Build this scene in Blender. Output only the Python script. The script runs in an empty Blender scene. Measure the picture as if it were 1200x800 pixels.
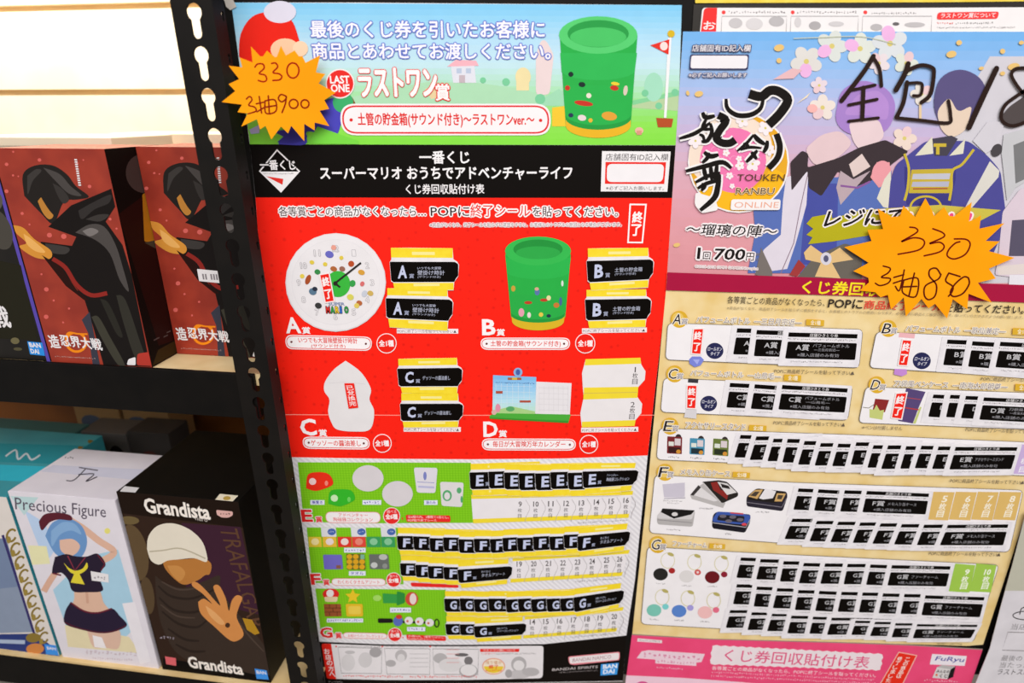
import bpy, math, random
from mathutils import Vector
random.seed(7)
C = bpy.context.scene.collection
# ---------------------------------------------------------------- camera, world, lights, exposure
FPX, TH = 724.0, math.radians(20.4)
CAM = Vector((0, 0, 1.45))
FWD = Vector((0, math.cos(TH), -math.sin(TH)))
UPV = Vector((0, math.sin(TH), math.cos(TH)))
RTV = Vector((1, 0, 0))
cd = bpy.data.cameras.new('camera')
cd.sensor_width = 36; cd.lens = 36 * FPX / 1200; cd.clip_start = 0.01
cam = bpy.data.objects.new('camera', cd); C.objects.link(cam)
cam.location = CAM; cam.rotation_euler = (math.pi / 2 - TH, 0, 0)
cd.dof.use_dof = True; cd.dof.focus_distance = 0.665; cd.dof.aperture_fstop = 3.4
sc = bpy.context.scene
sc.camera = cam
sc.view_settings.view_transform = 'Standard'; sc.view_settings.look = 'None'
sc.view_settings.gamma = 1; sc.view_settings.use_curve_mapping = False
sc.view_settings.exposure = -0.16
wd = bpy.data.worlds.new('shop_light'); sc.world = wd; wd.use_nodes = True
wd.node_tree.nodes['Background'].inputs[0].default_value = (1.0, 0.97, 0.95, 1)
wd.node_tree.nodes['Background'].inputs[1].default_value = 0.42
def lamp(name, loc, rot, sx, sy, e, col=(1, 0.98, 0.96)):
    l = bpy.data.lights.new(name, 'AREA'); l.shape = 'RECTANGLE'; l.size = sx; l.size_y = sy
    l.energy = e; l.color = col
    o = bpy.data.objects.new(name, l); C.objects.link(o); o.location = loc; o.rotation_euler = rot
    return o
lamp('ceiling_lamp', (0.2, -1.3, 2.75), (math.radians(18), 0, 0), 3.2, 1.6, 100)
lamp('wall_fill_light', (-0.75, 0.93, 1.82), (math.radians(8), 0, math.radians(-8)), 0.9, 0.05, 7.5, (1, 0.9, 0.78))  # added fill light, out of view, to brighten the slatted wall

# ---------------------------------------------------------------- helpers
def lin(c): return c / 12.92 if c <= 0.04045 else ((c + 0.055) / 1.055) ** 2.4
def rgb(h): return tuple(lin(int(h[i:i + 2], 16) / 255) for i in (0, 2, 4)) + (1,)
MATS = {}
def ink(h, rough=0.6, spec=0.06, h2=None, scale=60, kind='noise', lo=0.35, hi=0.65, metal=0.0):
    """procedural ink / paper / paint: a base colour with a second tone broken in by a texture"""
    key = (h, rough, spec, h2, scale, kind, metal)
    if key in MATS: return MATS[key]
    m = bpy.data.materials.new('ink_' + h); m.use_nodes = True
    nt = m.node_tree; b = nt.nodes['Principled BSDF']
    b.inputs['Roughness'].default_value = rough; b.inputs['Specular IOR Level'].default_value = spec
    b.inputs['Metallic'].default_value = metal
    c1 = rgb(h); c2 = rgb(h2) if h2 else tuple(min(1, v * 0.97) for v in c1[:3]) + (1,)
    co = nt.nodes.new('ShaderNodeTexCoord')
    rp = nt.nodes.new('ShaderNodeValToRGB')
    rp.color_ramp.elements[0].position = lo; rp.color_ramp.elements[1].position = hi
    rp.color_ramp.elements[0].color = c1; rp.color_ramp.elements[1].color = c2
    if kind == 'noise':
        t = nt.nodes.new('ShaderNodeTexNoise'); t.inputs['Scale'].default_value = scale
        nt.links.new(co.outputs['Object'], t.inputs['Vector']); nt.links.new(t.outputs['Fac'], rp.inputs['Fac'])
    elif kind == 'voronoi':
        t = nt.nodes.new('ShaderNodeTexVoronoi'); t.inputs['Scale'].default_value = scale; t.inputs['Randomness'].default_value = 0.35
        nt.links.new(co.outputs['Object'], t.inputs['Vector']); nt.links.new(t.outputs['Distance'], rp.inputs['Fac'])
    elif kind == 'checker':
        mp = nt.nodes.new('ShaderNodeMapping'); mp.inputs['Rotation'].default_value = (0, math.pi / 4, 0); mp.inputs['Location'].default_value = (0, 0.00037, 0)
        t = nt.nodes.new('ShaderNodeTexChecker'); t.inputs['Scale'].default_value = scale
        nt.links.new(co.outputs['Object'], mp.inputs['Vector']); nt.links.new(mp.outputs['Vector'], t.inputs['Vector']); nt.links.new(t.outputs['Fac'], rp.inputs['Fac'])
    elif kind == 'wave':
        mp = nt.nodes.new('ShaderNodeMapping'); mp.inputs['Rotation'].default_value = (0, math.pi / 4, 0)
        t = nt.nodes.new('ShaderNodeTexWave'); t.inputs['Scale'].default_value = scale
        nt.links.new(co.outputs['Object'], mp.inputs['Vector']); nt.links.new(mp.outputs['Vector'], t.inputs['Vector']); nt.links.new(t.outputs['Fac'], rp.inputs['Fac'])
    nt.links.new(rp.outputs['Color'], b.inputs['Base Color'])
    MATS[key] = m
    return m
def M(c): return ink(c) if isinstance(c, str) else c

def ray(x, y): return FWD * FPX + RTV * (x - 600) + UPV * (400 - y)
def proj(p):
    d = Vector(p) - CAM; z = d.dot(FWD)
    return (600 + FPX * d.dot(RTV) / z, 400 - FPX * d.dot(UPV) / z)
class Surf:
    """a flat surface in the room; at() finds the point of it (raised by l) that a line of sight meets"""
    def __init__(s, P, N):
        s.P = Vector(P); s.N = Vector(N).normalized()
        if s.N.dot(CAM - s.P) < 0: s.N = -s.N
    def at(s, x, y, l=0.0):
        d = ray(x, y); return CAM + d * ((s.P + s.N * l - CAM).dot(s.N) / d.dot(s.N))
def homog(q):
    """homography taking the 4 points q (TL,TR,BR,BL) to the unit square"""
    (x0, y0), (x1, y1), (x2, y2), (x3, y3) = q
    dx1, dx2, sx = x1 - x2, x3 - x2, x0 - x1 + x2 - x3
    dy1, dy2, sy = y1 - y2, y3 - y2, y0 - y1 + y2 - y3
    den = dx1 * dy2 - dx2 * dy1
    g = (sx * dy2 - dx2 * sy) / den; h = (dx1 * sy - sx * dy1) / den
    a, b, c = x1 - x0 + g * x1, x3 - x0 + h * x3, x0
    d, e, f = y1 - y0 + g * y1, y3 - y0 + h * y3, y0
    A = [[a, b, c], [d, e, f], [g, h, 1]]
    co = lambda i, j: A[(i + 1) % 3][(j + 1) % 3] * A[(i + 2) % 3][(j + 2) % 3] - A[(i + 1) % 3][(j + 2) % 3] * A[(i + 2) % 3][(j + 1) % 3]
    I = [[co(j, i) for j in range(3)] for i in range(3)]
    def fn(x, y):
        w = I[2][0] * x + I[2][1] * y + I[2][2]
        return ((I[0][0] * x + I[0][1] * y + I[0][2]) / w, (I[1][0] * x + I[1][1] * y + I[1][2]) / w)
    return fn
class Face:
    """a rectangular face of a carton (TL,TR,BR,BL in 3-D), drawn on in the units of the quad q"""
    def __init__(s, q, c3):
        s.h = homog(q); s.c = [Vector(c) for c in c3]
        s.N = (s.c[1] - s.c[0]).cross(s.c[3] - s.c[0]).normalized()
        if s.N.dot(CAM - s.c[0]) < 0: s.N = -s.N
    def at(s, x, y, l=0.0):
        u, v = s.h(x, y); u = min(1, max(0, u)); v = min(1, max(0, v))
        return s.c[0] + (s.c[1] - s.c[0]) * u + (s.c[3] - s.c[0]) * v + s.N * l

GLY = {}
def glyph(s, b=0.0):
    """outline of a line of lettering: points in its own 0..1 box, triangles, aspect"""
    k = (s, b)
    if k in GLY: return GLY[k]
    cu = bpy.data.curves.new('lettering', 'FONT'); cu.body = s; cu.resolution_u = 2; cu.offset = b
    o = bpy.data.objects.new('lettering', cu); C.objects.link(o)
    me = bpy.data.meshes.new_from_object(o.evaluated_get(bpy.context.evaluated_depsgraph_get()))
    v = [(p.co.x, p.co.y) for p in me.vertices]; f = [tuple(p.vertices) for p in me.polygons]
    bpy.data.objects.remove(o); bpy.data.curves.remove(cu); bpy.data.meshes.remove(me)
    x0 = min(p[0] for p in v); x1 = max(p[0] for p in v); y0 = min(p[1] for p in v); y1 = max(p[1] for p in v)
    GLY[k] = ([((p[0] - x0) / (x1 - x0 or 1), (p[1] - y0) / (y1 - y0 or 1)) for p in v], f)
    return GLY[k]

VPX, VPY = 600.0, 2350.0
def upat(x, y):
    d = (x - VPX, y - VPY); n = math.hypot(*d); return (d[0] / n, d[1] / n)
def zm(ox, oy, s, pts): return [(ox + x / s, oy + y / s) for x, y in pts]
def bil(q, u, v):
    (x0, y0), (x1, y1), (x2, y2), (x3, y3) = q
    return (x0 * (1 - u) * (1 - v) + x1 * u * (1 - v) + x2 * u * v + x3 * (1 - u) * v,
            y0 * (1 - u) * (1 - v) + y1 * u * (1 - v) + y2 * u * v + y3 * (1 - u) * v)
def sub(q, u0, v0, u1, v1): return [bil(q, u0, v0), bil(q, u1, v0), bil(q, u1, v1), bil(q, u0, v1)]
def rnd(q, r, n=4):
    """polygon with rounded corners (radius r in its own units, or a list per corner)"""
    out = []; k = len(q)
    rs = r if isinstance(r, (list, tuple)) else [r] * k
    for i in range(k):
        p, a, b = q[i], q[i - 1], q[(i + 1) % k]; rr = rs[i]
        if rr <= 0: out.append(p); continue
        la = math.dist(p, a); lb = math.dist(p, b)
        pa = (p[0] + (a[0] - p[0]) * min(.5, rr / la), p[1] + (a[1] - p[1]) * min(.5, rr / la))
        pb = (p[0] + (b[0] - p[0]) * min(.5, rr / lb), p[1] + (b[1] - p[1]) * min(.5, rr / lb))
        for j in range(n + 1):
            t = j / n
            out.append(((1 - t) ** 2 * pa[0] + 2 * t * (1 - t) * p[0] + t * t * pb[0], (1 - t) ** 2 * pa[1] + 2 * t * (1 - t) * p[1] + t * t * pb[1]))
    return out
def grow(q, d):
    """polygon pushed outwards from its middle by d"""
    cx = sum(p[0] for p in q) / len(q); cy = sum(p[1] for p in q) / len(q)
    out = []
    for i, p in enumerate(q):
        a, b = q[i - 1], q[(i + 1) % len(q)]
        e1 = Vector((p[0] - a[0], p[1] - a[1])).normalized(); e2 = Vector((b[0] - p[0], b[1] - p[1])).normalized()
        n = Vector((e1.y + e2.y, -e1.x - e2.x))
        if n.length < 1e-6: n = Vector((p[0] - cx, p[1] - cy))
        n.normalize()
        if n.dot(Vector((p[0] - cx, p[1] - cy))) < 0: n = -n
        k = d / max(.5, abs(n.dot(Vector((e1.y, -e1.x)))))
        out.append((p[0] + n.x * k, p[1] + n.y * k))
    return out
def ellp(cx, cy, rx, ry, rot=0, n=28, a0=0, a1=360):
    r = math.radians(rot); out = []
    full = a1 - a0 >= 360
    for i in range(n if full else n + 1):
        t = math.radians(a0 + (a1 - a0) * i / n); x, y = rx * math.cos(t), ry * math.sin(t)
        out.append((cx + x * math.cos(r) - y * math.sin(r), cy + x * math.sin(r) + y * math.cos(r)))
    return out
def smooth(p, n=5):
    """a smooth line through the points"""
    out = []
    for i in range(len(p) - 1):
        a = p[max(0, i - 1)]; b = p[i]; c = p[i + 1]; d = p[min(len(p) - 1, i + 2)]
        for j in range(n):
            t = j / n
            out.append(tuple(.5 * (2 * b[k] + (c[k] - a[k]) * t + (2 * a[k] - 5 * b[k] + 4 * c[k] - d[k]) * t * t + (3 * b[k] - a[k] - 3 * c[k] + d[k]) * t ** 3) for k in (0, 1)))
    return out + [p[-1]]

STEP = 8e-6
class MB:
    """collects faces on a surface s (l = height above it) and links them as ONE mesh object"""
    def __init__(m, s=None, l=2e-4): m.s = s; m.l = l; m.v = []; m.f = []; m.k = []; m.mats = []
    def mi(m, mat):
        mat = M(mat)
        if mat not in m.mats: m.mats.append(mat)
        return m.mats.index(mat)
    def add(m, vs, fs, mat):
        i = m.mi(mat); o = len(m.v); m.v += [Vector(p) for p in vs]
        for f in fs: m.f.append(tuple(o + j for j in f)); m.k.append(i)
    def poly(m, q, mat):
        m.l += STEP; m.add([m.s.at(x, y, m.l) for x, y in q], [tuple(range(len(q)))], mat); return m
    def rect(m, x0, y0, x1, y1, mat): return m.poly([(x0, y0), (x1, y0), (x1, y1), (x0, y1)], mat)
    def ell(m, cx, cy, rx, ry, mat, rot=0): return m.poly(ellp(cx, cy, rx, ry, rot), mat)
    def slab(m, q, l0, l1, mat):
        """a sheet of real thickness with outline q, from height l0 to l1"""
        n = len(q); a = [m.s.at(x, y, l1) for x, y in q]
        N = m.s.N * (l0 - l1); b = [p + N for p in a]
        m.add(a + b, [tuple(range(n)), tuple(reversed(range(n, 2 * n)))] + [(i, (i + 1) % n, n + (i + 1) % n, n + i) for i in range(n)], mat)
        m.l = l1; return m
    def line(m, p, w, mat, close=False, sm=False, taper=False, plus=0):
        if sm: p = smooth(p)
        if close: p = list(p) + [p[0]]
        m.l += STEP; n = len(p); L = []; R = []
        for i in range(n):
            a = p[max(0, i - 1)]; b = p[min(n - 1, i + 1)]
            if close and i in (0, n - 1): a, b = p[-2], p[1]
            d = (b[0] - a[0], b[1] - a[1]); k = math.hypot(*d) or 1
            ww = w * (0.35 + 0.65 * math.sin(math.pi * (0.12 + 0.76 * i / (n - 1)))) if taper else w
            ww += plus
            nx, ny = -d[1] / k * ww / 2, d[0] / k * ww / 2
            L.append((p[i][0] + nx, p[i][1] + ny)); R.append((p[i][0] - nx, p[i][1] - ny))
        m.add([m.s.at(x, y, m.l) for x, y in L + R], [(i, i + 1, n + i + 1, n + i) for i in range(n - 1)], mat); return m
    def pen(m, strokes, w, mat):
        for s in strokes:
            m.line(s, w, mat, sm=len(s) > 2)
            for e in (s[0], s[-1]): m.poly(ellp(e[0], e[1], w / 2, w / 2, n=8), mat)
        return m
    def textq(m, s, q, mat, b=0.0, out=None, ow=1.0, n=8):
        thick = 0
        if b > .003 and any(ord(c) > 0x2fff for c in s): thick = b * 1.15 * math.dist(q[0], q[3]); b = 0
        v, f = glyph(s, b); base = [bil(q, u, 1 - w) for u, w in v]
        if out:
            m.l += STEP
            for i in range(n):
                a = 2 * math.pi * i / n; dx, dy = ow * math.cos(a), ow * math.sin(a); m.l += 1.5e-6
                m.add([m.s.at(x + dx, y + dy, m.l) for x, y in base], f, out)
        m.l += STEP; m.add([m.s.at(x, y, m.l) for x, y in base], f, mat)
        for i in range(6 if thick else 0):     # heavier lettering
            a = 2 * math.pi * (i + .5) / 6; dx, dy = thick * math.cos(a), thick * math.sin(a); m.l += 1.5e-6
            m.add([m.s.at(x + dx, y + dy, m.l) for x, y in base], f, mat)
        return m
    def text(m, s, x0, y0, x1, y1, h, mat, b=0.0, out=None, ow=1.0, shear=0.0):
        """lettering with its bottom from (x0,y0) to (x1,y1) and height h"""
        ua = upat(x0, y0); ub = upat(x1, y1)
        k = math.hypot(x1 - x0, y1 - y0); e = ((x1 - x0) / k * shear * h, (y1 - y0) / k * shear * h)
        q = [(x0 + ua[0] * h + e[0], y0 + ua[1] * h + e[1]), (x1 + ub[0] * h + e[0], y1 + ub[1] * h + e[1]), (x1, y1), (x0, y0)]
        return m.textq(s, q, mat, b, out, ow)
    def scrib(m, x0, y0, x1, y1, h, mat, seed=0):
        """a line of print too small to read: a row of little broken marks from (x0,y0) to (x1,y1)"""
        r = random.Random(seed + int(x0 * 7 + y0)); k = math.hypot(x1 - x0, y1 - y0); d = 0; m.l += STEP
        while d < k - h * .3:
            w = h * r.uniform(.5, .85)
            for j in range(r.choice((2, 3, 3))):
                a = d + r.uniform(0, w * .5); b = min(k, d + w * r.uniform(.6, 1)); t = r.uniform(0, .75) if j < 2 else .4
                pts = []
                for q, dy in ((a, -t * h), (b, -t * h), (b, -(t + .22) * h), (a, -(t + .22) * h)):
                    pts.append((x0 + (x1 - x0) * q / k, y0 + (y1 - y0) * q / k + dy))
                m.l += 3e-7
                m.add([m.s.at(x, y, m.l) for x, y in pts], [(0, 1, 2, 3)], mat)
            d += h * .95
        return m
    def vtext(m, s, x0, y0, x1, y1, w, mat, b=0.0, h=None, out=None, ow=1):
        """one character under the other, their middles from (x0,y0) to (x1,y1), w wide"""
        h = h or w
        for i, c in enumerate(s):
            t = i / max(1, len(s) - 1); x = x0 + (x1 - x0) * t; y = y0 + (y1 - y0) * t; u = upat(x, y)
            ww = w * (.22 if c in '1' else .8 if c in '23456789日' else 1); hh = h * (.25 if c == '一' else 1)
            m.textq(c, [(x - ww / 2 + u[0] * hh / 2, y + u[1] * hh / 2), (x + ww / 2 + u[0] * hh / 2, y + u[1] * hh / 2),
                        (x + ww / 2 - u[0] * hh / 2, y - u[1] * hh / 2), (x - ww / 2 - u[0] * hh / 2, y - u[1] * hh / 2)], mat, b, out, ow)
        return m
    def grad(m, f, cols, n=14):
        """printed colour run: f(t) gives the left and right point of the band's edge"""
        for i in range(n):
            a, b = f(i / n), f((i + 1) / n); t = (i + .5) / n * (len(cols) - 1); j = min(int(t), len(cols) - 2); t -= j
            c = ''.join('%02x' % round(int(cols[j][k:k + 2], 16) * (1 - t) + int(cols[j + 1][k:k + 2], 16) * t) for k in (0, 2, 4))
            m.poly([a[0], a[1], b[1], b[0]], c)
        return m
    def box(m, o, ax, ay, az, mat, bev=0.0):
        """a box from corner o along three edge vectors"""
        o, ax, ay, az = map(Vector, (o, ax, ay, az))
        c = [o, o + ax, o + ax + ay, o + ay]; c += [p + az for p in c]
        fs = [(3, 2, 1, 0), (4, 5, 6, 7), (0, 1, 5, 4), (1, 2, 6, 5), (2, 3, 7, 6), (3, 0, 4, 7)]
        m.add(c, fs, mat); return m
    def build(m, name, parent=None, origin=None, **tags):
        o3 = parent.location.copy() if parent is not None and parent.parent is None else (Vector(origin) if origin is not None else None)
        if parent is not None and parent.parent is not None: o3 = parent.parent.location.copy()
        if o3 is None:
            o3 = Vector([(min(p[i] for p in m.v) + max(p[i] for p in m.v)) / 2 for i in range(3)])
        me = bpy.data.meshes.new(name); me.from_pydata([p - o3 for p in m.v], [], m.f)
        for a in m.mats: me.materials.append(a)
        me.polygons.foreach_set('material_index', m.k); me.update()
        o = bpy.data.objects.new(name, me); C.objects.link(o)
        if parent is not None: o.parent = parent
        else: o.location = o3
        for k, v in tags.items(): o[k] = v
        return o
def bevel(o, w=0.001, seg=2):
    b = o.modifiers.new('edge', 'BEVEL'); b.width = w; b.segments = seg; b.limit_method = 'ANGLE'; return o
def thing(name, label, cat, loc, group=None):
    o = bpy.data.objects.new(name, None); C.objects.link(o); o.location = loc; o.empty_display_size = .02
    o['label'] = label; o['category'] = cat
    if group: o['group'] = group
    return o
def dup(root, delta, label):
    r = root.copy(); C.objects.link(r); r.location = root.location + Vector(delta); r['label'] = label
    for ch in list(root.children):
        c = ch.copy(); C.objects.link(c); c.parent = r
        for g in ch.children:
            d = g.copy(); C.objects.link(d); d.parent = c
    return r
ORD = ['first', 'second', 'third', 'fourth', 'fifth', 'sixth', 'seventh', 'eighth', 'ninth', 'tenth', 'eleventh', 'twelfth', 'thirteenth', 'fourteenth', 'fifteenth']

W, K, RED, YEL = 'e8e4e6', '0b0705', 'fb2410', 'f8dc36'
PLY = 0.64                                    # the poster board's distance
PB = Surf((0, PLY, 1), (0, -1, 0))
# the shelving bay on the left stands turned by a few degrees
EX = Vector((5600, -772, 0)).normalized(); EY = Vector((-EX.y, EX.x, 0)); EZ = Vector((0, 0, 1))
P0 = CAM + ray(228, 20) * (0.60 / ray(228, 20).y)
LS = Surf(P0, -EY)
def lsoff(d): return Surf(P0 + EY * d, -EY)
# ---------------------------------------------------------------- the setting
BLK = ink('0f0c0a', .55, .15, '0a0807', 40)
def struct(mb, name): return mb.build(name, kind='structure')
mb = MB(); mb.box((-2.5, -3, -0.02), (5, 0, 0), (0, 5, 0), (0, 0, 0.02), ink('8d857c', .5, .3, '7d766e', 8)); struct(mb, 'floor')
# slatted back wall of the shop, brightened by an added fill light out of view
WD = 0.40
wo = P0 + EY * WD
mb = MB(); slat = ink('efe2c8', .6, .2, 'eadbbd', 12)
zg = [LS.at(0, 0).z]
wl = lsoff(WD)
z1 = wl.at(100, 8).z; z2 = wl.at(100, 108).z; ph = z1 - z2
gr = .009
for i in range(-2, 9):
    zt = z1 - ph * i - gr / 2
    b = Vector((wo.x, wo.y, zt - ph + gr)) - EX * 1.3
    mb.box(b, EX * 2.2, EY * .012, EZ * (ph - gr), slat)
b = Vector((wo.x, wo.y, z1 - ph * 9)) - EX * 1.3 + EY * .0115
mb.box(b, EX * 2.2, EY * .02, EZ * ph * 12, ink('d8b98a', .6, .2))
struct(mb, 'wall_back')
# board that carries the posters
mb = MB(PB)
bx = PB.at(257, 4).x; mb.box((bx, PLY + .0005, .72), (.785 - bx, 0, 0), (0, .018, 0), (0, 0, .98), BLK)
o = mb.build('poster_board', label='black upright board behind the posters to the right of the perforated post', category='board'); bevel(o)

# ---------------------------------------------------------------- shelving: perforated post, shelves
pa = LS.at(228, 20); pb_ = LS.at(357, 797.6)
pz = (pa - pb_).normalized(); px_ = EX - pz * EX.dot(pz); px_.normalize()
pitch = (pa - LS.at(264, 252)).length / 5
mpp = (LS.at(229, 20) - pa).length
wl_, wr_ = -26 * mpp, 22.8 * mpp
def flange(name, w0, w1, origin, dx, dn, parent, hx, mat, k=1.0):
    """perforated steel strip: sheet in the plane (dx, pz) with keyhole openings, 2 mm thick"""
    cu = bpy.data.curves.new(name, 'CURVE'); cu.dimensions = '2D'; cu.fill_mode = 'BOTH'; cu.extrude = .0009
    def spl(pts):
        s = cu.splines.new('POLY'); s.points.add(len(pts) - 1)
        for i, p in enumerate(pts): s.points[i].co = (p[0], p[1], 0, 1)
        s.use_cyclic_u = True
    L0, L1 = -1.02, .35
    spl([(w0, L0), (w1, L0), (w1, L1), (w0, L1)])
    r, sw, sl = 9.0 * mpp * k, 5.4 * mpp * k, 21 * mpp * k
    for i in range(-5, 30):
        z = -i * pitch + 5 * mpp
        if z < L0 + .02 or z > L1 - .02: continue
        pts = []
        a0 = math.degrees(math.asin(sw / r))
        for j in range(17):
            a = math.radians(-90 + a0 + (360 - 2 * a0) * j / 16); pts.append((hx + r * math.cos(a), z + r * math.sin(a)))
        for j in range(9):
            a = math.radians(180 + 180 * j / 8); pts.append((hx + sw * math.cos(a), z - sl + sw * math.sin(a)))
        spl(pts)
    o = bpy.data.objects.new(name, cu); C.objects.link(o)
    me = bpy.data.meshes.new_from_object(o.evaluated_get(bpy.context.evaluated_depsgraph_get()))
    bpy.data.objects.remove(o)
    m = MB()
    m.add([origin + dx * v.co.x + pz * v.co.y + dn * v.co.z for v in me.vertices], [tuple(p.vertices) for p in me.polygons], mat)
    return m.build(name, parent)
post = thing('shelf_post', 'black steel post with keyhole slots between the boxes and the red poster', 'post', pa + pz * -1.0 + px_ * .001)
POSTM = ink('130f0c', .55, .2, '0d0a08', 30)
dn = px_.cross(pz).normalized()
if dn.dot(CAM - pa) < 0: dn = -dn
flange('front_flange', wl_, wr_, pa - dn * .0009, px_, dn, post, 0.0, POSTM)
flange('side_flange', 0, .0165, pa + px_ * (wr_ - .0009) - dn * .0018, -dn, px_, post, .0125, POSTM, .3)

zs = lsoff(.006).at(120, 428).z              # top of the upper shelf
right = (LS.at(285, 440) - P0).dot(EX)
def zat(x, y, d=0): return lsoff(d).at(x, y).z
sh = thing('shelf', 'black steel shelf with a pale board, carrying the red and black boxes', 'shelf', P0 + EX * -.3 + EZ * (zs - P0.z))
mb = MB(); zb = LS.at(130, 481).z
bo = Vector((P0.x, P0.y, 0)) + EX * (wl_ - .80)
mb.box(bo + EZ * zb + EY * .003, EX * .82, EY * .0046, EZ * (zs - zb + .0006), BLK)
mb.box(bo + EZ * zb + EY * .006, EX * .82, EY * .02, EZ * .002, BLK)
bevel(mb.build('beam', sh), .0008)
mb = MB(); mb.box(bo + EZ * (zs - .014) + EY * .0078, EX * .828, EY * .36, EZ * .0135, ink('e8cfa0', .6, .2, 'dcbf8c', 25))
mb.build('board', sh)
zl = lsoff(.006).at(120, 776.5).z             # top of the lower shelf
lo = thing('shelf', 'lower shelf with a thin pale front edge, carrying the white and the dark figure boxes', 'shelf', P0 + EX * -.3 + EZ * (zl - P0.z))
mb = MB(); mb.box(bo + EZ * (zl - .06) + EY * .004, EX * .83, EY * .002, EZ * .0565, BLK)
bevel(mb.build('beam', lo), .0008)
mb = MB(); mb.box(bo + EZ * (zl - .0035) + EY * .002, EX * .834, EY * .37, EZ * .0035, ink('e2c795', .6, .2, 'd5b680', 25))
mb.build('board', lo)
mb = MB(); mb.box(bo + EZ * (zl - .05) + EY * .385, EX * 1.2, EY * .008, EZ * (zs - zl + .02), ink('8a5320', .6, .2, '6e3f16', 6))
o = mb.build('back_panel', label='brown panel closing the back of the lower shelf', category='panel')
o.name = 'shelf_back_panel'

def onshelf(x, y, z):
    d = ray(x, y); return CAM + d * ((z - CAM.z) / d.z)
def cbox(ql, front_right_bottom, front_left_bottom, top_pt, z, depth, off):
    """corner data of a carton standing on z, front in the bay's plane at depth off"""
    s = lsoff(off)
    r = s.at(*front_right_bottom); l = s.at(*front_left_bottom)
    xr = (r - P0).dot(EX); xl = (l - P0).dot(EX); top = s.at(*top_pt).z
    o = Vector((P0.x, P0.y, 0)) + EX * xl + EY * off + EZ * z
    return o, EX * (xr - xl), EY * depth, EZ * (top - z)
class Carton:
    def __init__(s, name, label, o, ax, ay, az, mat, group=None, bev=.0012):
        s.o, s.ax, s.ay, s.az = o, ax, ay, az
        s.root = thing(name, label, 'box', o + ax * .5 + ay * .5, group)
        m = MB(); m.box(o, ax, ay, az, mat); bevel(m.build('carton', s.root), bev)
    def front(s, q): o, x, z = s.o, s.ax, s.az; return Face(q, [o + z, o + x + z, o + x, o])
    def side(s, q): o, x, y, z = s.o, s.ax, s.ay, s.az; return Face(q, [o + x + z, o + x + y + z, o + x + y, o + x])
    def top(s, q): o, x, y, z = s.o, s.ax, s.ay, s.az; return Face(q, [o + y + z, o + x + y + z, o + x + z, o + z])
LB = 3e-5
# upper shelf -------------------------------------------------
GRP = 'figure boxes on the upper shelf'
OFF = .008
o, ax, ay, az = cbox(0, (178, 429), (62, 428), (66, 174), zs, .078, OFF)
REDB = ink('a33a28', .45, .3, '8f2f22', 30)
b1 = Carton('figure_box', 'red box at the front edge of the upper shelf, whole front and dark side visible', o, ax, ay, az, REDB, GRP)
f = b1.front([(5, 174), (130, 172.5), (178, 430), (66, 428)])
m = MB(f, LB); m.poly([(5, 174), (130, 172.5), (178, 430), (66, 428)], REDB)
rr = random.Random(3)
for x, y, r in [(21, 193, 2), (58, 187, 2), (20, 225, 2.2), (113, 217, 2), (119, 232, 1.6), (37, 251, 1.8), (67, 276, 2.8), (83, 277, 3), (62, 341, 2.6), (61, 374, 2.6), (100, 190, 1.4), (28, 206, 1.3), (135, 255, 1.6), (45, 264, 1.2), (70, 354, 1.3), (87, 363, 1.3), (57, 323, 1.2), (80, 380, 1.2), (29, 178, 1.2), (107, 186, 1), (142, 266, 1.2), (34, 207, .9)]:
    m.ell(x, y, r, r, 'd4635c')
m.build('front_print', b1.root)
m = MB(f, LB + 1e-4)     # plain draped figure shape
m.poly(smooth([(40, 230), (39, 205), (52, 194), (72, 193), (88, 203), (98, 217), (112, 229), (98, 233), (84, 236), (72, 262), (58, 250), (40, 230)]), '262220')
m.poly(smooth([(55, 236), (60, 231), (66, 240), (72, 252), (67, 257), (60, 249), (55, 236)]), 'b97e38'); m.poly(smooth([(56, 226), (64, 226), (70, 240), (73, 252), (66, 244), (56, 226)]), '262220')
m.poly(smooth([(62, 196), (80, 203), (92, 217), (104, 228), (90, 226), (76, 212), (62, 196)]), '4a4543'); m.poly(smooth([(44, 206), (54, 198), (60, 200), (50, 212), (44, 228), (44, 206)]), '3d3937'); m.poly(smooth([(72, 214), (82, 220), (90, 232), (84, 238), (78, 230), (72, 214)]), '383432')
m.poly([(57, 284), (92, 288), (97, 277), (66, 266), (92, 240), (137, 219), (141, 240), (130, 258), (148, 285), (160, 320), (176, 429), (124, 429), (113, 382), (104, 350), (84, 322), (60, 303)], '1c1817')
m.poly(smooth([(96, 272), (112, 262), (128, 264), (140, 284), (148, 312), (154, 340), (144, 326), (134, 296), (118, 280), (96, 272)]), '4c4745'); m.poly(smooth([(104, 270), (114, 266), (122, 270), (112, 276), (104, 270)]), '7a7472'); m.poly(smooth([(62, 286), (88, 290), (84, 298), (66, 296), (62, 286)]), '3e3a38')
m.poly(smooth([(100, 246), (116, 236), (136, 226), (134, 236), (118, 244), (104, 256), (100, 246)]), '332f2e'); m.poly(smooth([(108, 256), (122, 250), (134, 250), (124, 258), (108, 256)]), '3a3634')
m.poly(smooth([(112, 372), (120, 372), (132, 395), (148, 428), (140, 428), (124, 400), (112, 372)]), '3f3d34'); m.poly(smooth([(140, 345), (150, 350), (164, 395), (172, 425), (160, 420), (148, 380), (140, 345)]), '34322c'); m.poly(smooth([(122, 350), (132, 356), (146, 392), (140, 392), (130, 370), (122, 350)]), '2c2a25')
m.poly([(101, 376), (110, 366), (120, 429), (112, 429), (108, 392)], '3c3c48')
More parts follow.
